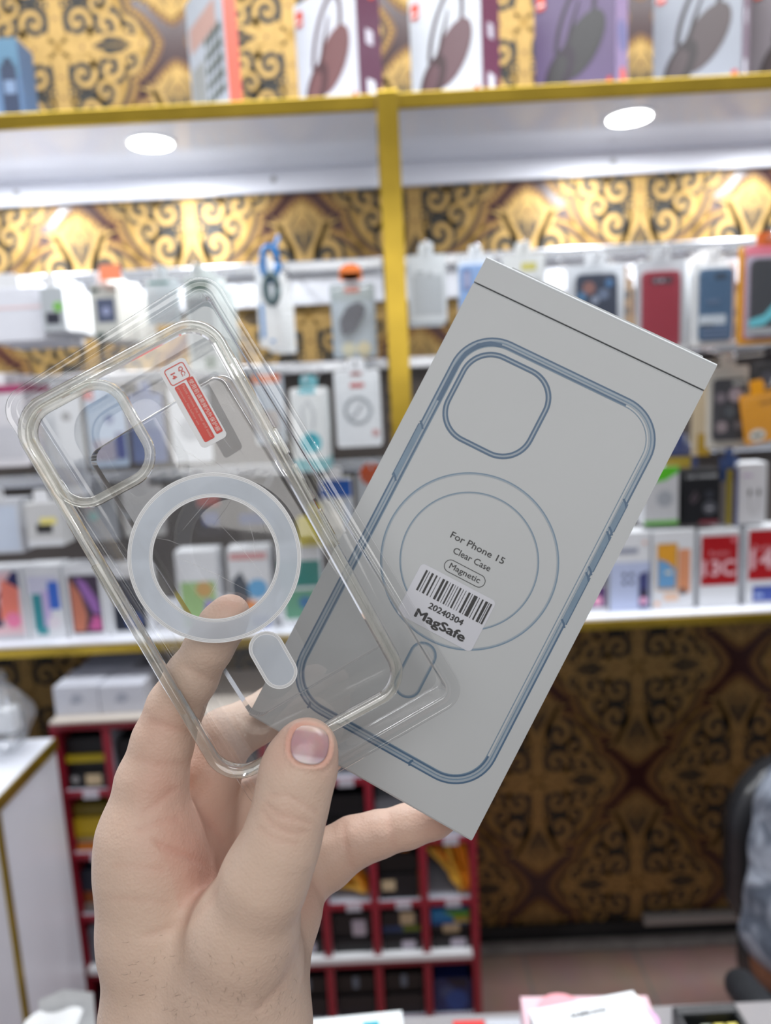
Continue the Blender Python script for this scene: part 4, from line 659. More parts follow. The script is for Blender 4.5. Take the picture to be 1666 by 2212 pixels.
# ------------------------------------------------------------------ implicit surfaces for the hand and the person
def sdf_grid(groups, joins, h, pad):
    """groups = {name: (k, [(a, b, ra, rb)])}; joins = [(name, k)] merged in order. Returns field, origin"""
    allp = np.array([p for k, ps in groups.values() for (a, b, ra, rb) in ps for p in ((np.array(a)-ra), (np.array(a)+ra), (np.array(b)-rb), (np.array(b)+rb))])
    lo = allp.min(0) - pad; hi = allp.max(0) + pad; n = np.ceil((hi-lo)/h).astype(int) + 1
    ax = [lo[i] + h*np.arange(n[i], dtype=np.float32) for i in range(3)]
    def smin(A, B, k): hh = np.maximum(k - np.abs(A-B), 0)/k; return np.minimum(A, B) - hh*hh*k*0.25
    tot = None; BIG = np.float32(1e3*h)
    for nm, kj in joins:
        k, ps = groups[nm]; G = np.full(n, BIG, np.float32)
        for (a, b, ra, rb) in ps:
            a = np.array(a, np.float32); b = np.array(b, np.float32); m = max(ra, rb) + 2.2*max(k, kj) + 3*h
            i0 = np.maximum(((np.minimum(a, b)-m-lo)/h).astype(int), 0); i1 = np.minimum(((np.maximum(a, b)+m-lo)/h).astype(int)+2, n)
            sl = tuple(slice(i0[i], i1[i]) for i in range(3))
            X = ax[0][sl[0]][:, None, None]; Y = ax[1][sl[1]][None, :, None]; Z = ax[2][sl[2]][None, None, :]
            d = b-a; L = float(d@d) + 1e-9
            t = np.clip(((X-a[0])*d[0] + (Y-a[1])*d[1] + (Z-a[2])*d[2])/L, 0, 1)
            D = np.sqrt((X-a[0]-t*d[0])**2 + (Y-a[1]-t*d[1])**2 + (Z-a[2]-t*d[2])**2) - (ra + t*(rb-ra))
            G[sl] = smin(G[sl], D, k)
        tot = G if tot is None else smin(tot, G, kj)
    return tot, lo, h
def surface_nets(Fd, lo, h, smooth=2):
    s = Fd < 0; n = np.array(Fd.shape); cnt = np.zeros(n-1, np.int8); P = np.zeros((*(n-1), 3), np.float32)
    cs = [(i, j, k) for i in (0, 1) for j in (0, 1) for k in (0, 1)]
    sub = {c: Fd[c[0]:n[0]-1+c[0], c[1]:n[1]-1+c[1], c[2]:n[2]-1+c[2]] for c in cs}
    inside = sum((sub[c] < 0).astype(np.int8) for c in cs); act = (inside > 0) & (inside < 8); idx = np.argwhere(act)
    V = np.zeros((len(idx), 3)); W = np.zeros(len(idx)); vals = {c: sub[c][act].astype(np.float64) for c in cs}
    for c in cs:
        for a in range(3):
            if c[a] == 0:
                d = list(c); d[a] = 1; d = tuple(d); A, B = vals[c], vals[d]; cr = (A < 0) != (B < 0)
                t = np.where(cr, A/np.where(cr, A-B, 1), 0); p = np.array(c, float)[None, :].repeat(len(idx), 0); p[:, a] += t; V[cr] += p[cr]; W[cr] += 1
    V = (V/W[:, None] + idx)*h + lo; ID = np.full(n-1, -1, np.int64); ID[act] = np.arange(len(idx)); Q = []
    for a in range(3):
        b, c = (a+1) % 3, (a+2) % 3; A = np.moveaxis(s, [a, b, c], [0, 1, 2]); I = np.moveaxis(ID, [a, b, c], [0, 1, 2])
        e0 = A[:-1, 1:-1, 1:-1]; e1 = A[1:, 1:-1, 1:-1]; w = np.argwhere(e0 != e1)
        x, y, z = w[:, 0], w[:, 1]+1, w[:, 2]+1; q = np.stack([I[x, y-1, z-1], I[x, y, z-1], I[x, y, z], I[x, y-1, z]], 1)
        fl = ~e0[w[:, 0], w[:, 1], w[:, 2]]; q[fl] = q[fl][:, ::-1]; Q.append(q)
    Q = np.concatenate(Q); Q = Q[(Q >= 0).all(1)]
    for _ in range(smooth):
        S = np.zeros_like(V); N = np.zeros(len(V))
        for i in range(4):
            np.add.at(S, Q[:, i], V[Q[:, (i+1) % 4]] + V[Q[:, (i+3) % 4]]); np.add.at(N, Q[:, i], 2)
        V = V*0.45 + 0.55*S/np.maximum(N, 1)[:, None]
    return V, Q
def vnormals(V, Q):
    fn = np.cross(V[Q[:, 2]]-V[Q[:, 0]], V[Q[:, 3]]-V[Q[:, 1]]); N = np.zeros_like(V)
    for i in range(4): np.add.at(N, Q[:, i], fn)
    return N/np.maximum(np.linalg.norm(N, axis=1), 1e-12)[:, None]
def np_mesh(name, V, Q, m, parent=None, attrs=None):
    me = bpy.data.meshes.new(name); me.vertices.add(len(V)); me.vertices.foreach_set('co', np.ascontiguousarray(V, np.float32).ravel())
    me.loops.add(Q.size); me.loops.foreach_set('vertex_index', np.ascontiguousarray(Q, np.int32).ravel()); me.polygons.add(len(Q))
    me.polygons.foreach_set('loop_start', np.arange(0, Q.size, 4, dtype=np.int32)); me.polygons.foreach_set('use_smooth', [True]*len(Q))
    me.update(calc_edges=True); me.validate(); me.materials.append(m)
    for k, v in (attrs or {}).items(): a = me.attributes.new(k, 'FLOAT', 'POINT'); a.data.foreach_set('value', np.ascontiguousarray(v, np.float32))
    o = link(bpy.data.objects.new(name, me))
    if parent: o.parent = parent
    return o
RN = np.array(ROT)
def cv2w(P): P = np.asarray(P, float); return np.array(CP) + (P*np.array([1, -1, -1])) @ RN.T
def pxd(x, y, d): return np.array([(x-CX)/F*d, (y-CY)/F*d, d])
def cap(p, q):                                   # (px, py, radius px, depth) -> capsule in camera metres
    return (pxd(p[0], p[1], p[3]), pxd(q[0], q[1], q[3]), p[2]*p[3]/F, q[2]*q[3]/F)
def chain(*ps): return [cap(ps[i], ps[i+1]) for i in range(len(ps)-1)]

# ------------------------------------------------------------------ the left hand
def skin(name, base, red, pale, sss=0.08):
    m = bpy.data.materials.new(name); m.use_nodes = True; nt = m.node_tree; b = nt.nodes['Principled BSDF']; N = nt.nodes.new; L = nt.links.new
    tc = N('ShaderNodeTexCoord'); at_ = N('ShaderNodeAttribute'); at_.attribute_name = 'tone'
    n1 = N('ShaderNodeTexNoise'); n1.inputs['Scale'].default_value = 55; n1.inputs['Detail'].default_value = 5; L(tc.outputs['Object'], n1.inputs[0])
    m1 = N('ShaderNodeMix'); m1.data_type = 'RGBA'; m1.inputs['A'].default_value = base + (1,); m1.inputs['B'].default_value = red + (1,); L(at_.outputs['Fac'], m1.inputs['Factor'])
    m2 = N('ShaderNodeMix'); m2.data_type = 'RGBA'; L(m1.outputs['Result'], m2.inputs['A']); m2.inputs['B'].default_value = pale + (1,)
    mr = N('ShaderNodeMapRange'); mr.inputs['From Min'].default_value = 0.42; mr.inputs['From Max'].default_value = 0.72; mr.inputs['To Max'].default_value = 0.30; L(n1.outputs['Fac'], mr.inputs['Value']); L(mr.outputs[0], m2.inputs['Factor'])
    L(m2.outputs['Result'], b.inputs['Base Color']); b.inputs['Roughness'].default_value = 0.5; b.inputs['Specular IOR Level'].default_value = 0.35
    b.inputs['Subsurface Weight'].default_value = sss; b.inputs['Subsurface Radius'].default_value = (0.004, 0.0015, 0.0008); b.inputs['Subsurface Scale'].default_value = 1.0
    vo = N('ShaderNodeTexVoronoi'); vo.inputs['Scale'].default_value = 900; L(tc.outputs['Object'], vo.inputs[0])
    n2 = N('ShaderNodeTexNoise'); n2.inputs['Scale'].default_value = 260; n2.inputs['Detail'].default_value = 3; L(tc.outputs['Object'], n2.inputs[0])
    ad = N('ShaderNodeMath'); ad.operation = 'MULTIPLY_ADD'; ad.inputs[1].default_value = 0.35; L(vo.outputs['Distance'], ad.inputs[0]); L(n2.outputs['Fac'], ad.inputs[2])
    bp = N('ShaderNodeBump'); bp.inputs['Strength'].default_value = 0.35; bp.inputs['Distance'].default_value = 0.0008; L(ad.outputs[0], bp.inputs['Height']); L(bp.outputs['Normal'], b.inputs['Normal'])
    return m
SKIN = skin('hand_skin', (0.65, 0.49, 0.39), (0.58, 0.31, 0.245), (0.66, 0.51, 0.42))
G = {}
G['palm'] = (0.012, chain((326, 1868, 108, .2740), (338, 2010, 108, .2730), (344, 2212, 110, .2720), (350, 2560, 116, .268)) + chain((540, 2080, 112, .2640), (546, 2212, 112, .2640), (556, 2560, 118, .262))
             + chain((440, 2060, 100, .274), (445, 2212, 116, .268), (452, 2560, 122, .265))
             + chain((400, 2000, 84, .281), (430, 1800, 72, .3030)) + chain((470, 2010, 84, .290), (520, 1850, 70, .3130)) + chain((560, 2040, 78, .288), (612, 1900, 64, .3140))
             + chain((592, 2060, 66, .280), (622, 1960, 58, .292), (632, 1890, 54, .304)))
G['thumb'] = (0.006, chain((664, 1614, 60, .2486), (654, 1640, 67, .2483), (641, 1678, 73, .2478), (626, 1752, 73, .2465), (604, 1828, 78, .2455), (572, 1898, 88, .2465), (528, 2010, 112, .2540), (505, 2110, 120, .2600)))
G['index'] = (0.004, chain((497, 1326, 43, .2668), (479, 1352, 47, .2675), (452, 1397, 49, .2695), (414, 1462, 54, .2735), (379, 1528, 58, .2770), (352, 1602, 63, .2770), (328, 1692, 74, .2760), (318, 1796, 98, .2745), (326, 1868, 106, .2740)))
G['middle'] = (0.004, chain((690, 1500, 46, .3270), (600, 1532, 52, .3220), (485, 1592, 58, .3060), (455, 1665, 64, .3030), (436, 1760, 74, .3030)))
G['ring'] = (0.004, chain((705, 1625, 46, .3290), (640, 1668, 50, .3270), (560, 1730, 54, .3170), (525, 1840, 66, .3130)))
G['little'] = (0.004, chain((992, 1742, 35, .3140), (935, 1768, 40, .3130), (880, 1785, 43, .3120), (815, 1803, 46, .3110), (762, 1820, 51, .3100), (704, 1858, 60, .3080), (640, 1890, 64, .3060)))
Fd, lo_, h_ = sdf_grid(G, [('palm', .006), ('index', .009), ('middle', .007), ('ring', .006), ('little', .006), ('thumb', .009)], 0.00095, 0.004)
V, Q = surface_nets(Fd, lo_, h_, 3); Nn = vnormals(V, Q)
if (Nn*(V - V.mean(0))).sum() < 0: Q = Q[:, ::-1]; Nn = -Nn
PX = V[:, 0]/V[:, 2]*F + CX; PY = V[:, 1]/V[:, 2]*F + CY; front = np.clip(-Nn[:, 2]*2.0, 0, 1)
def seg_dist(pts):
    D = np.full(len(V), 1e9)
    for (x0, y0), (x1, y1) in zip(pts[:-1], pts[1:]):
        dx, dy = x1-x0, y1-y0; t = np.clip(((PX-x0)*dx + (PY-y0)*dy)/(dx*dx+dy*dy), 0, 1); D = np.minimum(D, np.hypot(PX-x0-t*dx, PY-y0-t*dy))
    return D
tone = np.zeros(len(V)); disp = np.zeros(len(V))
CREASES = [([(330, 1822), (400, 1848), (450, 1868), (500, 1890)], 6, 1.1, .258, .31), ([(440, 1935), (470, 1918), (492, 1906)], 5, 0.9, .255, .30), ([(310, 1758), (345, 1730), (375, 1706)], 6, 0.5, .255, .29), ([(300, 1796), (340, 1778), (380, 1770)], 6, 0.4, .255, .29),
           ([(320, 2022), (372, 2006), (410, 1984), (450, 1950), (486, 1908)], 7, 0.7, .24, .29), ([(330, 1560), (370, 1572), (412, 1584)], 6, 0.6, .25, .29), ([(300, 1640), (340, 1652), (395, 1650)], 6, 0.3, .25, .29), ([(395, 1440), (440, 1462), (480, 1480)], 5, 0.4, .25, .29),
           ([(575, 1738), (600, 1760), (635, 1768), (668, 1778)], 4, 0.5, .22, .25), ([(568, 1752), (590, 1784), (625, 1800), (660, 1798)], 4, 0.45, .22, .25), ([(582, 1720), (615, 1716), (650, 1734), (685, 1756)], 4, 0.4, .22, .25), ([(560, 1790), (600, 1818), (640, 1822)], 4, 0.3, .22, .25),
           ([(742, 1770), (745, 1820), (760, 1872)], 5, 0.5, .28, .32), ([(838, 1752), (845, 1790), (852, 1830)], 5, 0.45, .28, .33), ([(652, 1868), (672, 1900), (690, 1926)], 5, 0.6, .28, .33), ([(656, 2020), (640, 2070), (610, 2130), (560, 2180)], 7, 0.7, .24, .29),
           ([(560, 1640), (545, 1690)], 5, 0.3, .30, .33), ([(240, 1940), (300, 1944), (360, 1950)], 5, 0.2, .25, .29), ([(250, 1870), (310, 1874), (350, 1880)], 5, 0.2, .25, .29), ([(446, 1690), (420, 1740), (470, 1800), (520, 1880)], 7, 0.5, .27, .32)]
for pts, w, dm, d0, d1 in CREASES:
    g = 0.72*np.exp(-(seg_dist(pts)/(w*1.5))**2)*front*((V[:, 2] > d0) & (V[:, 2] < d1)); disp -= g*dm*1e-3; tone += 0.18*g
for (x, y, r, a, d0, d1) in ((400, 1770, 130, .75, .25, .33), (480, 1900, 110, .6, .258, .33), (480, 1640, 90, .35, .29, .34), (640, 1570, 60, .75, .22, .255), (720, 1640, 50, .5, .22, .255), (600, 1640, 40, .4, .22, .255), (350, 1570, 60, .55, .25, .29), (340, 1680, 60, .4, .25, .29), (500, 1300, 60, .7, .25, .29), (620, 1770, 60, .35, .22, .255), (800, 1810, 120, .5, .28, .34), (960, 1770, 60, .9, .28, .34), (450, 1960, 60, .5, .25, .29), (660, 1950, 60, .6, .27, .33), (380, 1860, 70, .3, .25, .3)):
    tone += 0.7*a*np.exp(-((PX-x)**2 + (PY-y)**2)/r**2)*((V[:, 2] > d0) & (V[:, 2] < d1))
# nail bed
NC_, NA = (669.5, 1609.0), math.radians(8); ca, sa = math.cos(NA), math.sin(NA); nx = ((PX-NC_[0])*ca + (PY-NC_[1])*sa)/42; ny = (-(PX-NC_[0])*sa + (PY-NC_[1])*ca)/43
nr = (np.abs(nx)**2.5 + np.abs(ny)**2.5)**(1/2.5); onthumb = (V[:, 2] < .2495)*front
disp += onthumb*(0.0007*np.exp(-((nr-1.17)/0.10)**2) - 0.0006*np.exp(-((nr-1.02)/0.06)**2) - 0.0007*(nr < 0.98)); tone += onthumb*0.55*np.exp(-((nr-1.08)/0.14)**2)
V2 = V + Nn*disp[:, None]
hand = thing('hand', "person's left hand and wrist pinching the clear case and white box", 'hand', tuple(cam3(450, 2100, .268))); hl = np.array(hand.location)
np_mesh('skin', cv2w(V2) - hl, Q, SKIN, hand, {'tone': np.clip(tone, 0, 1)})
# thumb nail, a thin curved plate lying on the thumb
tk, tps = G['thumb']
def thumb_depth(x, y):
    ds = np.linspace(.225, .26, 500); P = np.stack([(x-CX)/F*ds, (y-CY)/F*ds, ds], 1); D = np.full(len(ds), 1e3)
    for (a, b, ra, rb) in tps:
        d = b-a; t = np.clip((P-a) @ d/(d@d), 0, 1); E = np.linalg.norm(P-a-t[:, None]*d, axis=1) - (ra+t*(rb-ra)); hh = np.maximum(tk-np.abs(D-E), 0)/tk; D = np.minimum(D, E) - hh*hh*tk/4
    i = np.argmax(D < 0); return ds[i] if D[i] < 0 else .2486
def nail_mat():
    m = bpy.data.materials.new('thumb_nail'); m.use_nodes = True; nt = m.node_tree; b = nt.nodes['Principled BSDF']; N = nt.nodes.new; L = nt.links.new
    at_ = N('ShaderNodeAttribute'); at_.attribute_name = 'tone'; cr = N('ShaderNodeValToRGB'); e = cr.color_ramp.elements
    e[0].position = 0.0; e[0].color = (0.62, 0.52, 0.52, 1); e[1].position = 1.0; e[1].color = (0.60, 0.42, 0.36, 1)
    for p, c in ((0.16, (0.55, 0.42, 0.45)), (0.24, (0.43, 0.255, 0.275)), (0.80, (0.45, 0.27, 0.275)), (0.88, (0.56, 0.40, 0.35))): q = e.new(p); q.color = c + (1,)
    L(at_.outputs['Fac'], cr.inputs[0]); nz = N('ShaderNodeTexNoise'); nz.inputs['Scale'].default_value = 300; mx = N('ShaderNodeMix'); mx.data_type = 'RGBA'; mx.blend_type = 'OVERLAY'; mx.inputs['Factor'].default_value = 0.12
    tc = N('ShaderNodeTexCoord'); L(tc.outputs['Object'], nz.inputs[0]); L(cr.outputs[0], mx.inputs['A']); L(nz.outputs['Color'], mx.inputs['B']); L(mx.outputs['Result'], b.inputs['Base Color']); b.inputs['Roughness'].default_value = 0.28; b.inputs['Specular IOR Level'].default_value = 0.6
    return m
vs = []; fs = []; tn = []; NR, NA_ = 14, 40
for ring in range(NR+1):
    for k in range(NA_):
        a = 2*math.pi*k/NA_; c_, s_ = math.cos(a), math.sin(a); sup = (abs(c_)**2.5 + abs(s_)**2.5)**(-1/2.5); rr = min(ring, NR-1)/(NR-1)*sup; ux, uy = rr*c_, rr*s_
        x = NC_[0] + 41*(ux*ca - uy*sa); y = NC_[1] + 42*(ux*sa + uy*ca); d = thumb_depth(x, y) + (0.0008 if ring == NR else -0.00012 - 0.00028*(1-abs(ux)**2)*(1-0.3*abs(uy)))
        vs.append(np.array(cam3(x, y, d)) - hl); tn.append(min(1, max(0, 0.5 - 0.5*uy)))
for ring in range(NR):
    for k in range(NA_): fs.append((ring*NA_+k, ring*NA_+(k+1) % NA_, (ring+1)*NA_+(k+1) % NA_, (ring+1)*NA_+k))
np_mesh('thumb_nail', np.array(vs), np.array(fs), nail_mat(), hand, {'tone': tn})
# fine hairs on the wrist
def front_depth(x, y):
    w = (np.abs(PX-x) < 5) & (np.abs(PY-y) < 5); return V[w, 2].min() if w.any() else None
hm = MB(); rd = random.Random(4); HM = mat('body_hair', (0.10, 0.065, 0.045), 0.5)
for k in range(110):
    x, y = rd.uniform(270, 640), rd.triangular(2010, 2215, 2160); d0 = front_depth(x, y)
    if d0 is None: continue
    a = math.radians(rd.uniform(60, 150) if x < 430 else rd.uniform(30, 100)); l = rd.uniform(8, 17); pts = []
    for i in range(4):
        f = i/3; xx, yy = x + l*f*math.cos(a+0.5*f), y + l*f*math.sin(a+0.5*f)*0.8; dd = front_depth(xx, yy)
        if dd is None: break
        pts.append(Vector(cam3(xx, yy, dd - 0.00008 - 0.0004*f)) - hand.location)
    if len(pts) == 4: hm.tube(pts, [0.000028, 0.000026, 0.00002, 0.00001], HM, 4)
tag(hm.build('wrist_hair', hand), kind='stuff')

# ------------------------------------------------------------------ held things: frames fitted to real sizes
def frame(o, r1, r2, c):                        # r1 across, r2 down (camera axes), c = centre of the front face
    r1 = Vector(r1).normalized(); r2 = Vector(r2); r2 = (r2 - r1*r1.dot(r2)).normalized(); n = r1.cross(r2); fl = lambda v: Vector((v[0], -v[1], -v[2]))
    X, Y, Z = ROT @ fl(r1), ROT @ fl(n), ROT @ fl(-r2); M = Matrix.Identity(4)
    for i in range(3): M[i][0], M[i][1], M[i][2] = X[i], Y[i], Z[i]
    p = CP + ROT @ fl(c); M[0][3], M[1][3], M[2][3] = p; o.matrix_world = M
mm = 0.001
# ---- the white box
bx = thing('phone_case_box', 'white card box printed with a blue phone case outline, held behind the clear case', 'box')
r1, r2 = Vector((.88220539, .45764209, -.11080329)), Vector((-.46743778, .88397849, -.00916297)); TLb = Vector((.04203955, -.10369757, .29894794))
frame(bx, r1, r2, TLb + r1*0.05 + r2*0.10454)
def paper():
    m = mat('box_paper', (0.47, 0.495, 0.51), 0.38, var=0.03, scale=22, bump=0.02, spec=0.4); return m
PAP = paper(); BW, BH, BT = 0.100, 0.2091, 0.017
b = MB(); b.box((-BW/2, 0, -BH/2), (BW/2, BT, BH/2-0.0125), PAP, 0.0009); b.build('carton_body', bx)
b = MB(); zl, zh = BH/2-0.0123, BH/2-0.0003
prof = [(-0.0002, zl), (-0.0002, zh-0.0022), (0.0002, zh-0.0011), (0.0011, zh-0.0003), (0.0024, zh), (BT-0.001, zh), (BT, zh-0.001), (BT, zl)]; n_ = len(prof)
b.add([(sx*BW/2, y, z) for sx in (-1, 1) for y, z in prof], [(i, n_+i, n_+(i+1) % n_, (i+1) % n_) for i in range(n_)] + [tuple(range(n_)), tuple(range(2*n_-1, n_-1, -1))], PAP)
b.box((-BW/2+0.011, 0.0016, zh-0.0006), (BW/2-0.006, BT-0.001, zh+0.0006), PAP, 0.0004); b.build('lid', bx)
BL1 = mat('print_blue', (0.060, 0.120, 0.205), 0.45, var=0.12, scale=200); BL2 = mat('print_mid_blue', (0.155, 0.235, 0.32), 0.45, var=0.15, scale=200); BL3 = mat('print_pale_blue', (0.29, 0.35, 0.41), 0.45, var=0.1, scale=120); INK = mat('print_black', (0.012, 0.012, 0.014), 0.45)
def L_(u, v): return ((u-50)*mm, (104.54-v)*mm)
def outline(mb, u0, u1, v0, v1, r, w, y, m, part=None):
    p = rrect((u1-u0)*mm, (v1-v0)*mm, r*mm, 14, *L_((u0+u1)/2, (v0+v1)/2))
    mb.ribbon(p, w*mm, y, m, closed=True) if part is None else mb.ribbon([p[i % len(p)] for i in range(*part)], w*mm, y, m)
p = MB()
for ins, w, m_ in ((0.0, 0.75, BL1), (0.75, 0.8, BL3), (1.45, 0.55, BL2), (2.1, 0.45, BL3), (2.7, 0.7, BL1), (3.25, 0.35, BL2)):
    N4 = 60
    if m_ is BL1 and ins > 2: outline(p, 7.4+ins, 93.6-ins, 28.2+ins, 194.6-ins, 17.5-ins, w, -0.00006, m_, (14, 60))
    else: outline(p, 7.4+ins, 93.6-ins, 28.2+ins, 194.6-ins, 17.5-ins, w, -0.00006-0.00001*ins, m_)
p.ribbon([L_(9.4, 62), L_(9.4, 47), L_(10.6, 40), L_(13.6, 34.8), L_(17.5, 32.0), L_(22, 31)], 1.6*mm, -0.00014, BL1)
outline(p, 12.3, 49.9, 34.2, 72.4, 12.5, 0.8, -0.0001, BL1); outline(p, 13.7, 48.5, 35.6, 71.0, 11.3, 0.75, -0.0001, BL1); outline(p, 13.0, 49.2, 34.9, 71.7, 12, 0.6, -0.00008, BL3)
def ring(mb, u, v, r, w, m, y): mb.ribbon([(L_(u, v)[0]+r*mm*math.cos(2*math.pi*k/96), L_(u, v)[1]+r*mm*math.sin(2*math.pi*k/96)) for k in range(96)], w*mm, y, m, closed=True)
ring(p, 49.6, 113.4, 34.9, 0.5, BL2, -0.0001); ring(p, 49.6, 113.4, 34.4, 0.5, BL3, -0.00009); ring(p, 49.6, 113.4, 27.2, 0.4, BL2, -0.0001); ring(p, 49.6, 113.4, 26.8, 0.35, BL3, -0.00009)
outline(p, 45.6, 55.8, 149.8, 172.6, 5.0, 0.75, -0.0001, BL2); outline(p, 46.2, 55.2, 150.4, 172.0, 4.4, 0.4, -0.00011, BL3)
for (u, v0, v1, m_) in ((92.9, 65.4, 77.6, BL2), (92.9, 79.6, 95.0, BL2), (93.0, 97.5, 118.0, BL2), (8.0, 73.6, 97.0, BL2)):
    s = 1 if u > 50 else -1
    p.quad(L_(u, v0)[0]-1.1*mm, L_(u, v0)[0]+1.1*mm, L_(u, v1)[1], L_(u, v0)[1], -0.00013, m_); p.ribbon([L_(u+1.2*s, v0), L_(u+1.2*s, v1)], 0.4*mm, -0.00015, BL1)
    for v_ in (v0, v1): p.ribbon([L_(u-1.2, v_-1.2), L_(u+0.2, v_), L_(u+1.2, v_+1.4)], 0.8*mm, -0.00016, BL1)
for (u, v, du) in ((19.5, 193.9, 1), (66, 194.2, -1)): p.ribbon([L_(u, v-1.6), L_(u+0.8*du, v), L_(u+0.2*du, v+1.0)], 0.9*mm, -0.00016, BL1)
p.build('outline_print', bx)
p = MB()
def btext(s, u, v, w, h, bold=0.0, m=INK, y=-0.00012):
    x, z = L_(u, v)
    for i, (dx, dz) in enumerate([(0, 0)] if not bold else [(0, 0), (bold, 0), (-bold, 0), (0, bold*.7), (0, -bold*.7)]): p.text(s, x+dx*mm, z+dz*mm, w*mm, y-0.000004*i, m, height=h*mm, center=True)
btext('For Phone 15', 50.4, 108.5, 23.2, 2.6, 0.05); btext('Clear Case', 50.5, 113.5, 16.1, 2.55, 0.04); btext('Magnetic', 50.5, 120.2, 13.2, 3.0, 0.04)
outline(p, 41.8, 59.2, 116.1, 121.0, 2.45, 0.28, -0.00012, INK); p.build('lettering', bx)
st = MB(); STK = mat('sticker_white', (0.55, 0.57, 0.63), 0.25, var=0.02); st.poly(rrect(33.0*mm, 22.4*mm, 1.8*mm, 6, *L_(50.1, 133.8)), -0.00018, STK); so = st.build('barcode_sticker', bx)
p = MB(); rd = random.Random(11); u = 36.4; seq = [1.0, .5, .35, .7, 1.1, .8, .8, .8, .3, .9, 1.2, .5, 1.1, .6, .3, .6, .8, .5, .3, .6, .35, .6, .9, .6, .3, .7, .3, .8, 1.1, .5, .35, .5, 1.9, .5, .35, .8, .8, .7, 1.3, .3, .35, .3, .9, .0]
seq = [w*1.45 if i % 2 else w for i, w in enumerate(seq)]; tot = sum(seq); k = 29.2/tot
for i, w in enumerate(seq):
    if i % 2 == 0 and w > 0: x0, z1 = L_(u, 124.3); p.quad(x0, x0+w*k*mm, z1-8.9*mm, z1, -0.00024, INK)
    u += w*k
btext('20240304', 51.3, 137.3, 14.9, 2.4, 0.13, y=-0.00024); btext('MagSafe', 51.3, 143.8, 21.4, 4.5, 0.26, y=-0.00024); p.build('barcode_print', so)
# ---- the clear case
case = thing('clear_phone_case', 'clear phone case with a frosted white magnet ring, its back towards the camera', 'phone case')
c1, c2 = Vector((.87849743, -.47732446, .02009036)), Vector((.51962934, .84923624, .09371849)); c2 = (c2 - c1*c1.dot(c2)).normalized(); TLc = Vector((-.12735353, -.0323209, .24508737))
frame(case, c1, c2, TLc + c1*0.0384 + c2*0.0747)
def K_(u, v): return ((u-38.4)*mm, (74.7-v)*mm)
PLATE = film('case_plate', (0.99, 0.99, 0.99), (0.84, 0.85, 0.86), 0.035, 1.4, 0.03, bump=0.12, bscale=60, hazevar=0.5)
TPU = film('case_bumper', (0.97, 0.97, 0.945), (0.92, 0.92, 0.84), 0.15, 2.4, 0.05, bump=0.15, bscale=70, hazevar=0.4, graze=0.35)
RINGM = film('magnet_ring_film', (0.85, 0.9, 0.95), (0.66, 0.72, 0.79), 0.88, 0.5, 0.25); RLINE = mat('ring_outline', (0.78, 0.80, 0.82), 0.3)
from mathutils.geometry import tessellate_polygon
def plate_with_hole(mb, outer, hole, y, m):
    pts = list(outer) + list(hole); tri = tessellate_polygon([[Vector((a, b_, 0)) for a, b_ in outer], [Vector((a, b_, 0)) for a, b_ in hole]])
    return mb.add([(a, y, b_) for a, b_ in pts], [tuple(t) for t in tri], m)
CW, CH = 76.8*mm, 149.4*mm; camc = K_(20.8, 22.3); cw_, ch_ = 36.6*mm, 38.4*mm
m = MB(); plate_with_hole(m, rrect(CW-6.4*mm, CH-6.4*mm, 10*mm, 14), rrect(cw_-7*mm, ch_-7*mm, 8*mm, 12, *camc), 0.0002, PLATE); m.build('back_plate', case)
m = MB(); sweep(m, [(3.4*mm, 0.0004), (2.4*mm, -0.0005), (1.2*mm, -0.0003), (0.3*mm, 0.0008), (0.0, 0.0022), (0.25*mm, 0.0036), (0.1*mm, 0.0075), (0.6*mm, 0.0094), (1.5*mm, 0.0100), (2.3*mm, 0.0094), (2.5*mm, 0.0080), (2.3*mm, 0.0032), (2.9*mm, 0.0017), (4.6*mm, 0.0013)], CW, CH, 13*mm, TPU, closed=True, n=16); m.build('bumper', case, smooth=True)
m = MB(); sweep(m, [(0.0, 0.0003), (0.3*mm, -0.0012), (1.1*mm, -0.0018), (2.0*mm, -0.0013), (2.3*mm, -0.0004), (3.2*mm, -0.0002), (3.6*mm, 0.0003), (3.5*mm, 0.0016), (1.5*mm, 0.0016)], cw_, ch_, 11.5*mm, TPU, closed=True, n=14, cx=camc[0], cz=camc[1]); m.build('camera_rim', case, smooth=True)
def annulus(mb, u, v, r0, r1, y, m, n=96):
    x, z = K_(u, v); vs = []
    for k in range(n): a = 2*math.pi*k/n; vs += [(x+r0*mm*math.cos(a), y, z+r0*mm*math.sin(a)), (x+r1*mm*math.cos(a), y, z+r1*mm*math.sin(a))]
    return mb.add(vs, [(2*k, 2*k+1, (2*k+3) % (2*n), (2*k+2) % (2*n)) for k in range(n)], m)
m = MB(); annulus(m, 37.9, 75.6, 22.1, 28.0, -0.0001, RINGM); annulus(m, 37.9, 75.6, 20.9, 22.1, -0.00012, RLINE); annulus(m, 37.9, 75.6, 28.0, 29.3, -0.00012, RLINE)
DL = mat('ring_groove', (0.30, 0.32, 0.34), 0.4)
for r in (21.35, 21.8, 28.3, 28.75): annulus(m, 37.9, 75.6, r, r+0.10, -0.00016, DL)
m.build('magnet_ring', case)
m = MB(); cpl = K_(38.0, 116.2); m.poly(rrect(9.9*mm, 19.2*mm, 4.9*mm, 12, *cpl), -0.0001, RINGM); m.ribbon(rrect(11.0*mm, 20.3*mm, 5.4*mm, 12, *cpl), 1.2*mm, -0.00012, RLINE, closed=True)
for d_ in (10.6, 11.3): m.ribbon(rrect(d_*mm, (d_+9.3)*mm, d_/2*mm, 12, *cpl), 0.1*mm, -0.00016, DL, closed=True)
m.build('magnet_bar', case)
SCR = film('scratch_haze', (0.97, 0.97, 0.97), (0.9, 0.9, 0.9), 0.30, 0.3); m = MB()
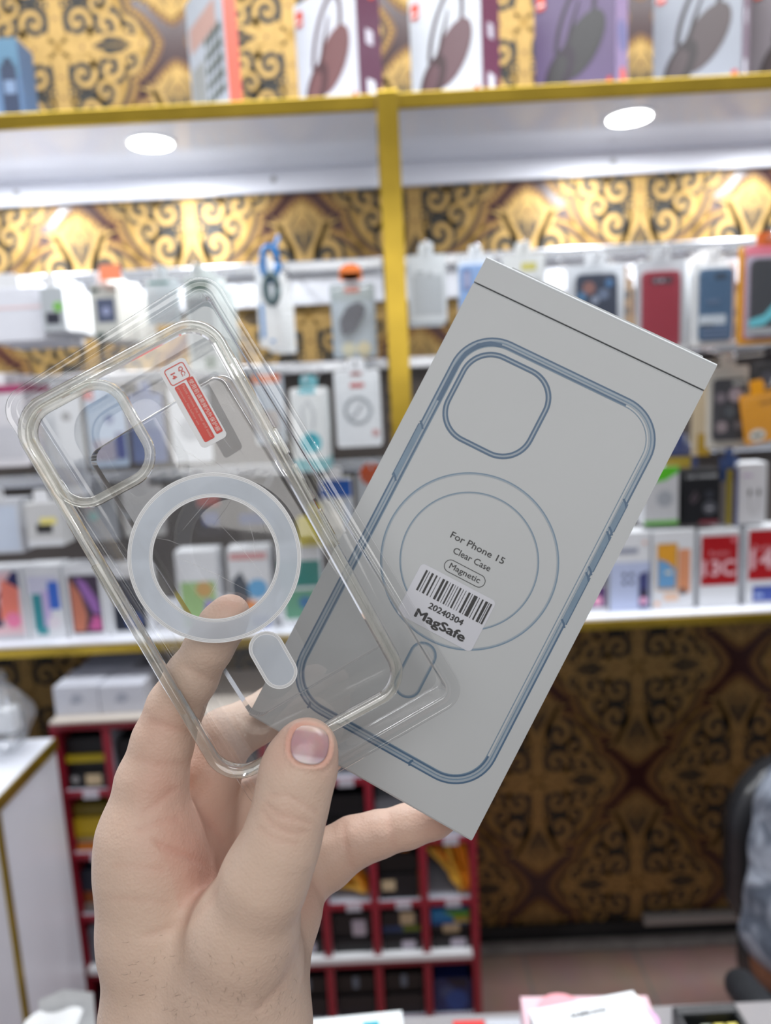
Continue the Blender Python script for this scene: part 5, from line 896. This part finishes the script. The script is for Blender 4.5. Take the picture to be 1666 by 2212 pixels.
for (a_, b_) in (((27, 69), (43, 92)), ((45, 66), (49, 88)), ((33, 62), (50, 55)), ((30, 86), (38, 80)), ((48, 24), (50, 33)), ((58, 33), (61, 46)), ((45, 36), (51, 47)), ((24, 60), (30, 66)), ((36, 96), (42, 110)), ((54, 70), (50, 82))):
    m.ribbon([K_(*a_), K_((a_[0]+b_[0])/2+0.6, (a_[1]+b_[1])/2), K_(*b_)], [0.08*mm, 0.22*mm, 0.08*mm], -0.00003, SCR)
tag(m.build('surface_scratches', case), kind='stuff')
# buttons standing proud of the bumper
for (sx, v0, v1) in ((1, 46, 56), (1, 60, 74), (1, 78, 92), (-1, 58, 74)):
    m = MB(); x = sx*(CW/2); z0, z1 = K_(0, v1)[1], K_(0, v0)[1]; m.box((min(x-sx*0.0008, x+sx*0.0007), 0.0022, z0), (max(x-sx*0.0008, x+sx*0.0007), 0.0072, z1), TPU, 0.0004); m.build('side_button', case)
# red and white inspection sticker
RS = mat('sticker_red', (0.56, 0.035, 0.02), 0.3, var=0.05); PK = mat('sticker_pink_ink', (0.72, 0.32, 0.27), 0.4); RI = mat('sticker_red_ink', (0.60, 0.09, 0.07), 0.4)
m = MB(); m.poly(rrect(9.7*mm, 30.0*mm, 1.6*mm, 8, *K_(57.3, 26.4)), -0.0003, mat('sticker_pale', (0.68, 0.70, 0.72), 0.3)); qs = m.build('inspection_sticker', case)
m = MB(); m.poly(rrect(2.5*mm, 20.8*mm, 0.5*mm, 4, *K_(60.3, 28.8)), -0.0004, RS); m.poly(rrect(3.9*mm, 20.8*mm, 0.6*mm, 4, *K_(56.2, 29.4)), -0.0004, RS); m.ribbon(rrect(7.0*mm, 5.6*mm, 0.9*mm, 5, *K_(57.4, 15.5)), 0.35*mm, -0.0004, RI, closed=True)
def ctext(s, u, v, w, h, mt, bold=0.0):
    x, z = K_(u, v); m.text(s, x - h*mm/2, z, w*mm, -0.0005, mt, height=h*mm, center=True, bold=bold, rot=-math.pi/2)
ctext('QC:', 59.1, 15.4, 3.3, 1.7, RI, 0.02); ctext('14', 56.1, 15.6, 2.0, 1.6, RI, 0.03)
WI = mat('sticker_white_ink', (0.78, 0.62, 0.58), 0.4)
ctext('\u4f7f\u7528\u524d\u8bf7\u6495\u6389\u5185\u5916\u4fdd\u62a4\u819c', 60.3, 28.8, 19.4, 1.6, WI); ctext('Please remove the inner and outer', 57.2, 29.4, 19.8, 1.0, PK); ctext('protective film before use', 55.4, 26.6, 14.0, 1.0, PK); m.build('sticker_print', qs)
# ---- the clear moulded tray behind it
tray = thing('blister_tray', 'clear moulded plastic tray with a wide flange behind the clear phone case', 'tray'); TWd, THt = 90.0*mm, 179*mm
t1, t2 = Vector((.85707503, -.51185904, -.05850397)), Vector((.51502401, .8541503, .07195513)); frame(tray, t1, t2, Vector(((506-CX)/F*.2645, (1194-CY)/F*.2645, .2645)))
TRM = film('tray_plastic', (0.99, 0.99, 0.99), (0.84, 0.85, 0.87), 0.018, 2.6, 0.05, bump=0.15, bscale=25, hazevar=0.3, graze=0.5)
m = MB(); sweep(m, [(0.0, 0.0031), (0.0, 0.0026), (0.4*mm, 0.00225), (0.9*mm, 0.0026), (3.2*mm, 0.0026), (3.8*mm, 0.0021), (4.2*mm, 0.00185), (4.7*mm, 0.0019), (5.1*mm, 0.0023), (5.4*mm, 0.0030), (6.5*mm, 0.0098), (6.8*mm, 0.0110), (7.4*mm, 0.0115)], TWd, THt, 9*mm, TRM, n=14); m.build('flange', tray, smooth=True)
pw, ph, pc = 60.0*mm, 117*mm, (0.6*mm, 0.0*mm)
m = MB(); plate_with_hole(m, rrect(TWd-14.8*mm, THt-14.8*mm, 4*mm, 10), rrect(pw, ph, 6*mm, 10, *pc), 0.0115, TRM); m.build('tray_floor', tray)
m = MB(); sweep(m, [(0.0, 0.0115), (0.5*mm, 0.0108), (1.4*mm, 0.0036), (1.9*mm, 0.0022), (2.8*mm, 0.0018)], pw, ph, 6*mm, TRM, cap_last=True, n=10, cx=pc[0], cz=pc[1]); m.build('raised_island', tray, smooth=True)
# ------------------------------------------------------------------ the seated person at the right edge and the black chair
YP = 1.20; sh = at(1712, 1720, YP); el = at(1682, 2082, YP-0.02)
chx = sh.x + 0.215
t = thing('office_chair', 'glossy black chair behind the seated person at the right edge', 'chair', (chx, YP+0.17, 0)); LEA = mat('black_leather', (0.02, 0.021, 0.024), 0.25, var=0.3, scale=30, bump=0.15)
m = MB(); top = at(1690, 1640, YP+0.24).z; pr = rrect(0.46, top-0.34, 0.14, 10, 0, (top+0.34)/2); k = len(pr); vs = []
for (y, s) in ((0.055, 0.90), (0.07, 1.0), (0.11, 1.0), (0.125, 0.9)): vs += [(a*s, y + 0.05*(a/0.23)**2*-1, (b_-0.6)*s+0.6) for a, b_ in pr]
m.add(vs, [(i*k+q, i*k+(q+1) % k, (i+1)*k+(q+1) % k, (i+1)*k+q) for i in range(3) for q in range(k)] + [tuple(range(k))[::-1], tuple(range(3*k, 4*k))], LEA); m.build('backrest', t, smooth=True)
m = MB(); m.T = Matrix.Translation((0, -0.16, 0.36)) @ Matrix.Rotation(-math.pi/2, 4, 'X'); rslab(m, 0.46, 0.44, 0.10, -0.03, 0.03, LEA); m.T = Matrix.Identity(4); m.build('seat', t)
m = MB(); m.cyl((0, -0.16, 0.07), (0, -0.16, 0.33), 0.022, 0.022, BLK if 'BLK' in globals() else LEA, 16); m.build('column', t)
for k in range(5):
    a = k*2*math.pi/5 + 0.3; m = MB(); m.tube([(0, -0.16, 0.09), (0.14*math.cos(a), -0.16+0.14*math.sin(a), 0.075), (0.27*math.cos(a), -0.16+0.27*math.sin(a), 0.045)], [0.02, 0.018, 0.012], LEA, 10); m.cyl((0.27*math.cos(a)-0.01, -0.16+0.27*math.sin(a), 0.0225), (0.27*math.cos(a)+0.01, -0.16+0.27*math.sin(a), 0.0225), 0.022, 0.022, LEA, 16); m.build('base_leg', t)
# body: x = sideways, facing left and forward
bxp = np.array([sh.x + 0.185, YP + 0.06, 0.0]); S = lambda x, y, z: bxp + np.array([x, y, z])
zsh = sh.z; hip = 0.45
SHL, ELB = np.array(sh) + np.array([0.01, 0, -0.02]), np.array(el); WRL = ELB + np.array([0.10, -0.22, 0.02]); SHR = np.array([2*bxp[0]-SHL[0], SHL[1], SHL[2]]); ELR = SHR + np.array([0.05, -0.03, -0.28]); WRR = ELR + np.array([-0.10, -0.22, 0.04])
P = {}
torso = [(S(-.06, 0, hip), S(.06, 0, hip), .125, .125), (S(0, .01, hip), S(0, .0, hip+.18), .13, .135), (S(0, 0, hip+.18), S(0, 0, zsh-.10), .135, .145), (SHL+[.04, 0, -.01], SHR+[-.04, 0, -.01], .062, .062), (S(-.07, 0, zsh-.10), S(.07, 0, zsh-.10), .115, .115)]
neck = [(S(0, .01, zsh), S(0, -.02, zsh+.10), .056, .052)]; hc = S(0, -.03, zsh+.205)
headp = [(hc+[0, .01, .02], hc+[0, .0, .02], .088, .088), (hc+[0, -.02, -.05], hc+[0, -.035, -.075], .066, .050), (hc+[0, -.09, -.012], hc+[0, -.103, -.03], .012, .016), (hc+[-.084, .01, -.02], hc+[-.088, .015, .01], .016, .018), (hc+[.084, .01, -.02], hc+[.088, .015, .01], .016, .018), (hc+[-.016, -.083, -.065], hc+[.016, -.083, -.065], .009, .009)]
armL = [(SHL, ELB, .055, .043), (ELB, WRL, .043, .028)]; armR = [(SHR, ELR, .055, .043), (ELR, WRR, .043, .028)]
def handp(w, d):
    d = np.array(d, float); d /= np.linalg.norm(d); s = np.cross(d, [0, 0, 1.0]); s /= np.linalg.norm(s); dn = np.array([0, 0, -1.0]); out = [(w, w+d*.05, .026, .030), (w+d*.05, w+d*.085, .030, .026)]
    for i, (o, l) in enumerate(((-.027, .062), (-.009, .074), (.009, .070), (.027, .055))): a = w+d*.085+s*o; b = a+d*l*.55+dn*l*.15; c = b+d*l*.35+dn*l*.35; out += [(a, b, .0095, .009), (b, c, .009, .0075)]
    a = w+d*.03+s*-.03; out += [(a, a+d*.035+s*-.022, .013, .011), (a+d*.035+s*-.022, a+d*.065+s*-.022+dn*.01, .011, .009)]; return out
legs = []
for s in (-1, 1): kn = S(.11*s, -.42, hip+.02); an = S(.12*s, -.40, .075); legs += [(S(.09*s, 0, hip), kn, .088, .062), (kn, an, .060, .040), (an, an+np.array([0, -.13, -.035]), .040, .034)]
grp = {'torso': (.06, torso), 'neck': (.04, neck), 'head': (.02, headp), 'arml': (.02, armL), 'armr': (.02, armR), 'hl': (.008, handp(WRL, WRL-ELB)), 'hr': (.008, handp(WRR, WRR-ELR)), 'legs': (.03, legs)}
Fb, lb, hb = sdf_grid(grp, [('torso', .03), ('neck', .04), ('head', .02), ('arml', .035), ('armr', .035), ('hl', .012), ('hr', .012), ('legs', .05)], 0.007, 0.02)
Vb, Qb = surface_nets(Fb, lb, hb, 2); Nb = vnormals(Vb, Qb)
if (Nb*(Vb-Vb.mean(0))).sum() < 0: Qb = Qb[:, ::-1]
per = thing('person', 'person in a mottled grey shirt seated at the right edge, bent arm in view', 'person', (float(bxp[0]), float(bxp[1]), 0.0)); pl_ = np.array(per.location)
np_mesh('body', Vb-pl_, Qb, skin('brown_skin', (0.22, 0.095, 0.05), (0.25, 0.09, 0.05), (0.24, 0.11, 0.06), 0.0), per, {'tone': np.zeros(len(Vb))})
def cloth(col, col2, name, sc):
    m = bpy.data.materials.new(name); m.use_nodes = True; nt = m.node_tree; b = nt.nodes['Principled BSDF']; N = nt.nodes.new; L = nt.links.new
    tc = N('ShaderNodeTexCoord'); nz = N('ShaderNodeTexNoise'); nz.inputs['Scale'].default_value = sc; nz.inputs['Detail'].default_value = 4; nz.inputs['Distortion'].default_value = 1.2; L(tc.outputs['Object'], nz.inputs[0])
    cr = N('ShaderNodeValToRGB'); cr.color_ramp.elements[0].position = 0.38; cr.color_ramp.elements[0].color = col + (1,); cr.color_ramp.elements[1].position = 0.64; cr.color_ramp.elements[1].color = col2 + (1,); L(nz.outputs['Fac'], cr.inputs[0]); L(cr.outputs[0], b.inputs['Base Color']); b.inputs['Roughness'].default_value = 0.8
    bp = N('ShaderNodeBump'); bp.inputs['Strength'].default_value = 0.6; bp.inputs['Distance'].default_value = 0.01; L(nz.outputs['Fac'], bp.inputs['Height']); L(bp.outputs['Normal'], b.inputs['Normal']); return m
def inflate(ps, e, k=1.0): return [(a, b, ra+e, rb+e*k) for a, b, ra, rb in ps]
slL = [(SHL, SHL+(ELB-SHL)*.80, .064, .070)]; slR = [(SHR, SHR+(ELR-SHR)*.92, .064, .070)]
Fs, ls, hs = sdf_grid({'t': (.06, inflate(torso, .014)), 'l': (.02, slL), 'r': (.02, slR)}, [('t', .03), ('l', .04), ('r', .04)], 0.007, 0.02)
Vs, Qs = surface_nets(Fs, ls, hs, 2); Ns = vnormals(Vs, Qs)
if (Ns*(Vs-Vs.mean(0))).sum() < 0: Qs = Qs[:, ::-1]; Ns = -Ns
Vs = Vs + Ns*(0.002*np.sin(Vs[:, 2]*60 + 6*np.sin(Vs[:, 0]*22) + Vs[:, 1]*35) + 0.002*np.sin(Vs[:, 2]*27 - Vs[:, 1]*50 + Vs[:, 0]*40))[:, None]
np_mesh('shirt', Vs-pl_, Qs, cloth((0.10, 0.12, 0.16), (0.40, 0.44, 0.52), 'mottled_shirt', 16), per)
Fs, ls, hs = sdf_grid({'t': (.05, inflate(torso[:1], .016)), 'l': (.03, inflate([q for i, q in enumerate(legs) if i % 3 < 2], .014))}, [('t', .05), ('l', .05)], 0.009, 0.02)
Vs, Qs = surface_nets(Fs, ls, hs, 2); Ns = vnormals(Vs, Qs)
if (Ns*(Vs-Vs.mean(0))).sum() < 0: Qs = Qs[:, ::-1]
np_mesh('trousers', Vs-pl_, Qs, cloth((0.03, 0.035, 0.045), (0.05, 0.055, 0.07), 'dark_trousers', 20), per)
Fs, ls, hs = sdf_grid({'t': (.02, [(hc+[0, .025, .035], hc+[0, .02, .035], .094, .094), (hc+[0, .04, -.02], hc+[0, .04, 0], .075, .08)])}, [('t', .02)], 0.006, 0.02)
Vs, Qs = surface_nets(Fs, ls, hs, 1); Ns = vnormals(Vs, Qs)
if (Ns*(Vs-Vs.mean(0))).sum() < 0: Qs = Qs[:, ::-1]
np_mesh('hair', Vs-pl_, Qs, mat('black_hair', (0.012, 0.010, 0.009), 0.45, var=0.3, scale=150), per)
for s in (-1, 1):
    m = MB(); c_ = hc + [s*.031, -.083, .008] - pl_; n_ = 12
    m.cyl(tuple(c_ + [0, .006, 0]), tuple(c_ + [0, -.001, 0]), 0.012, 0.010, mat('eye_white', (0.7, 0.68, 0.65), 0.2), 16); m.cyl(tuple(c_), tuple(c_ + [0, -.002, 0]), 0.006, 0.005, mat('iris', (0.03, 0.015, 0.008), 0.15), 14); m.build('eye', per)
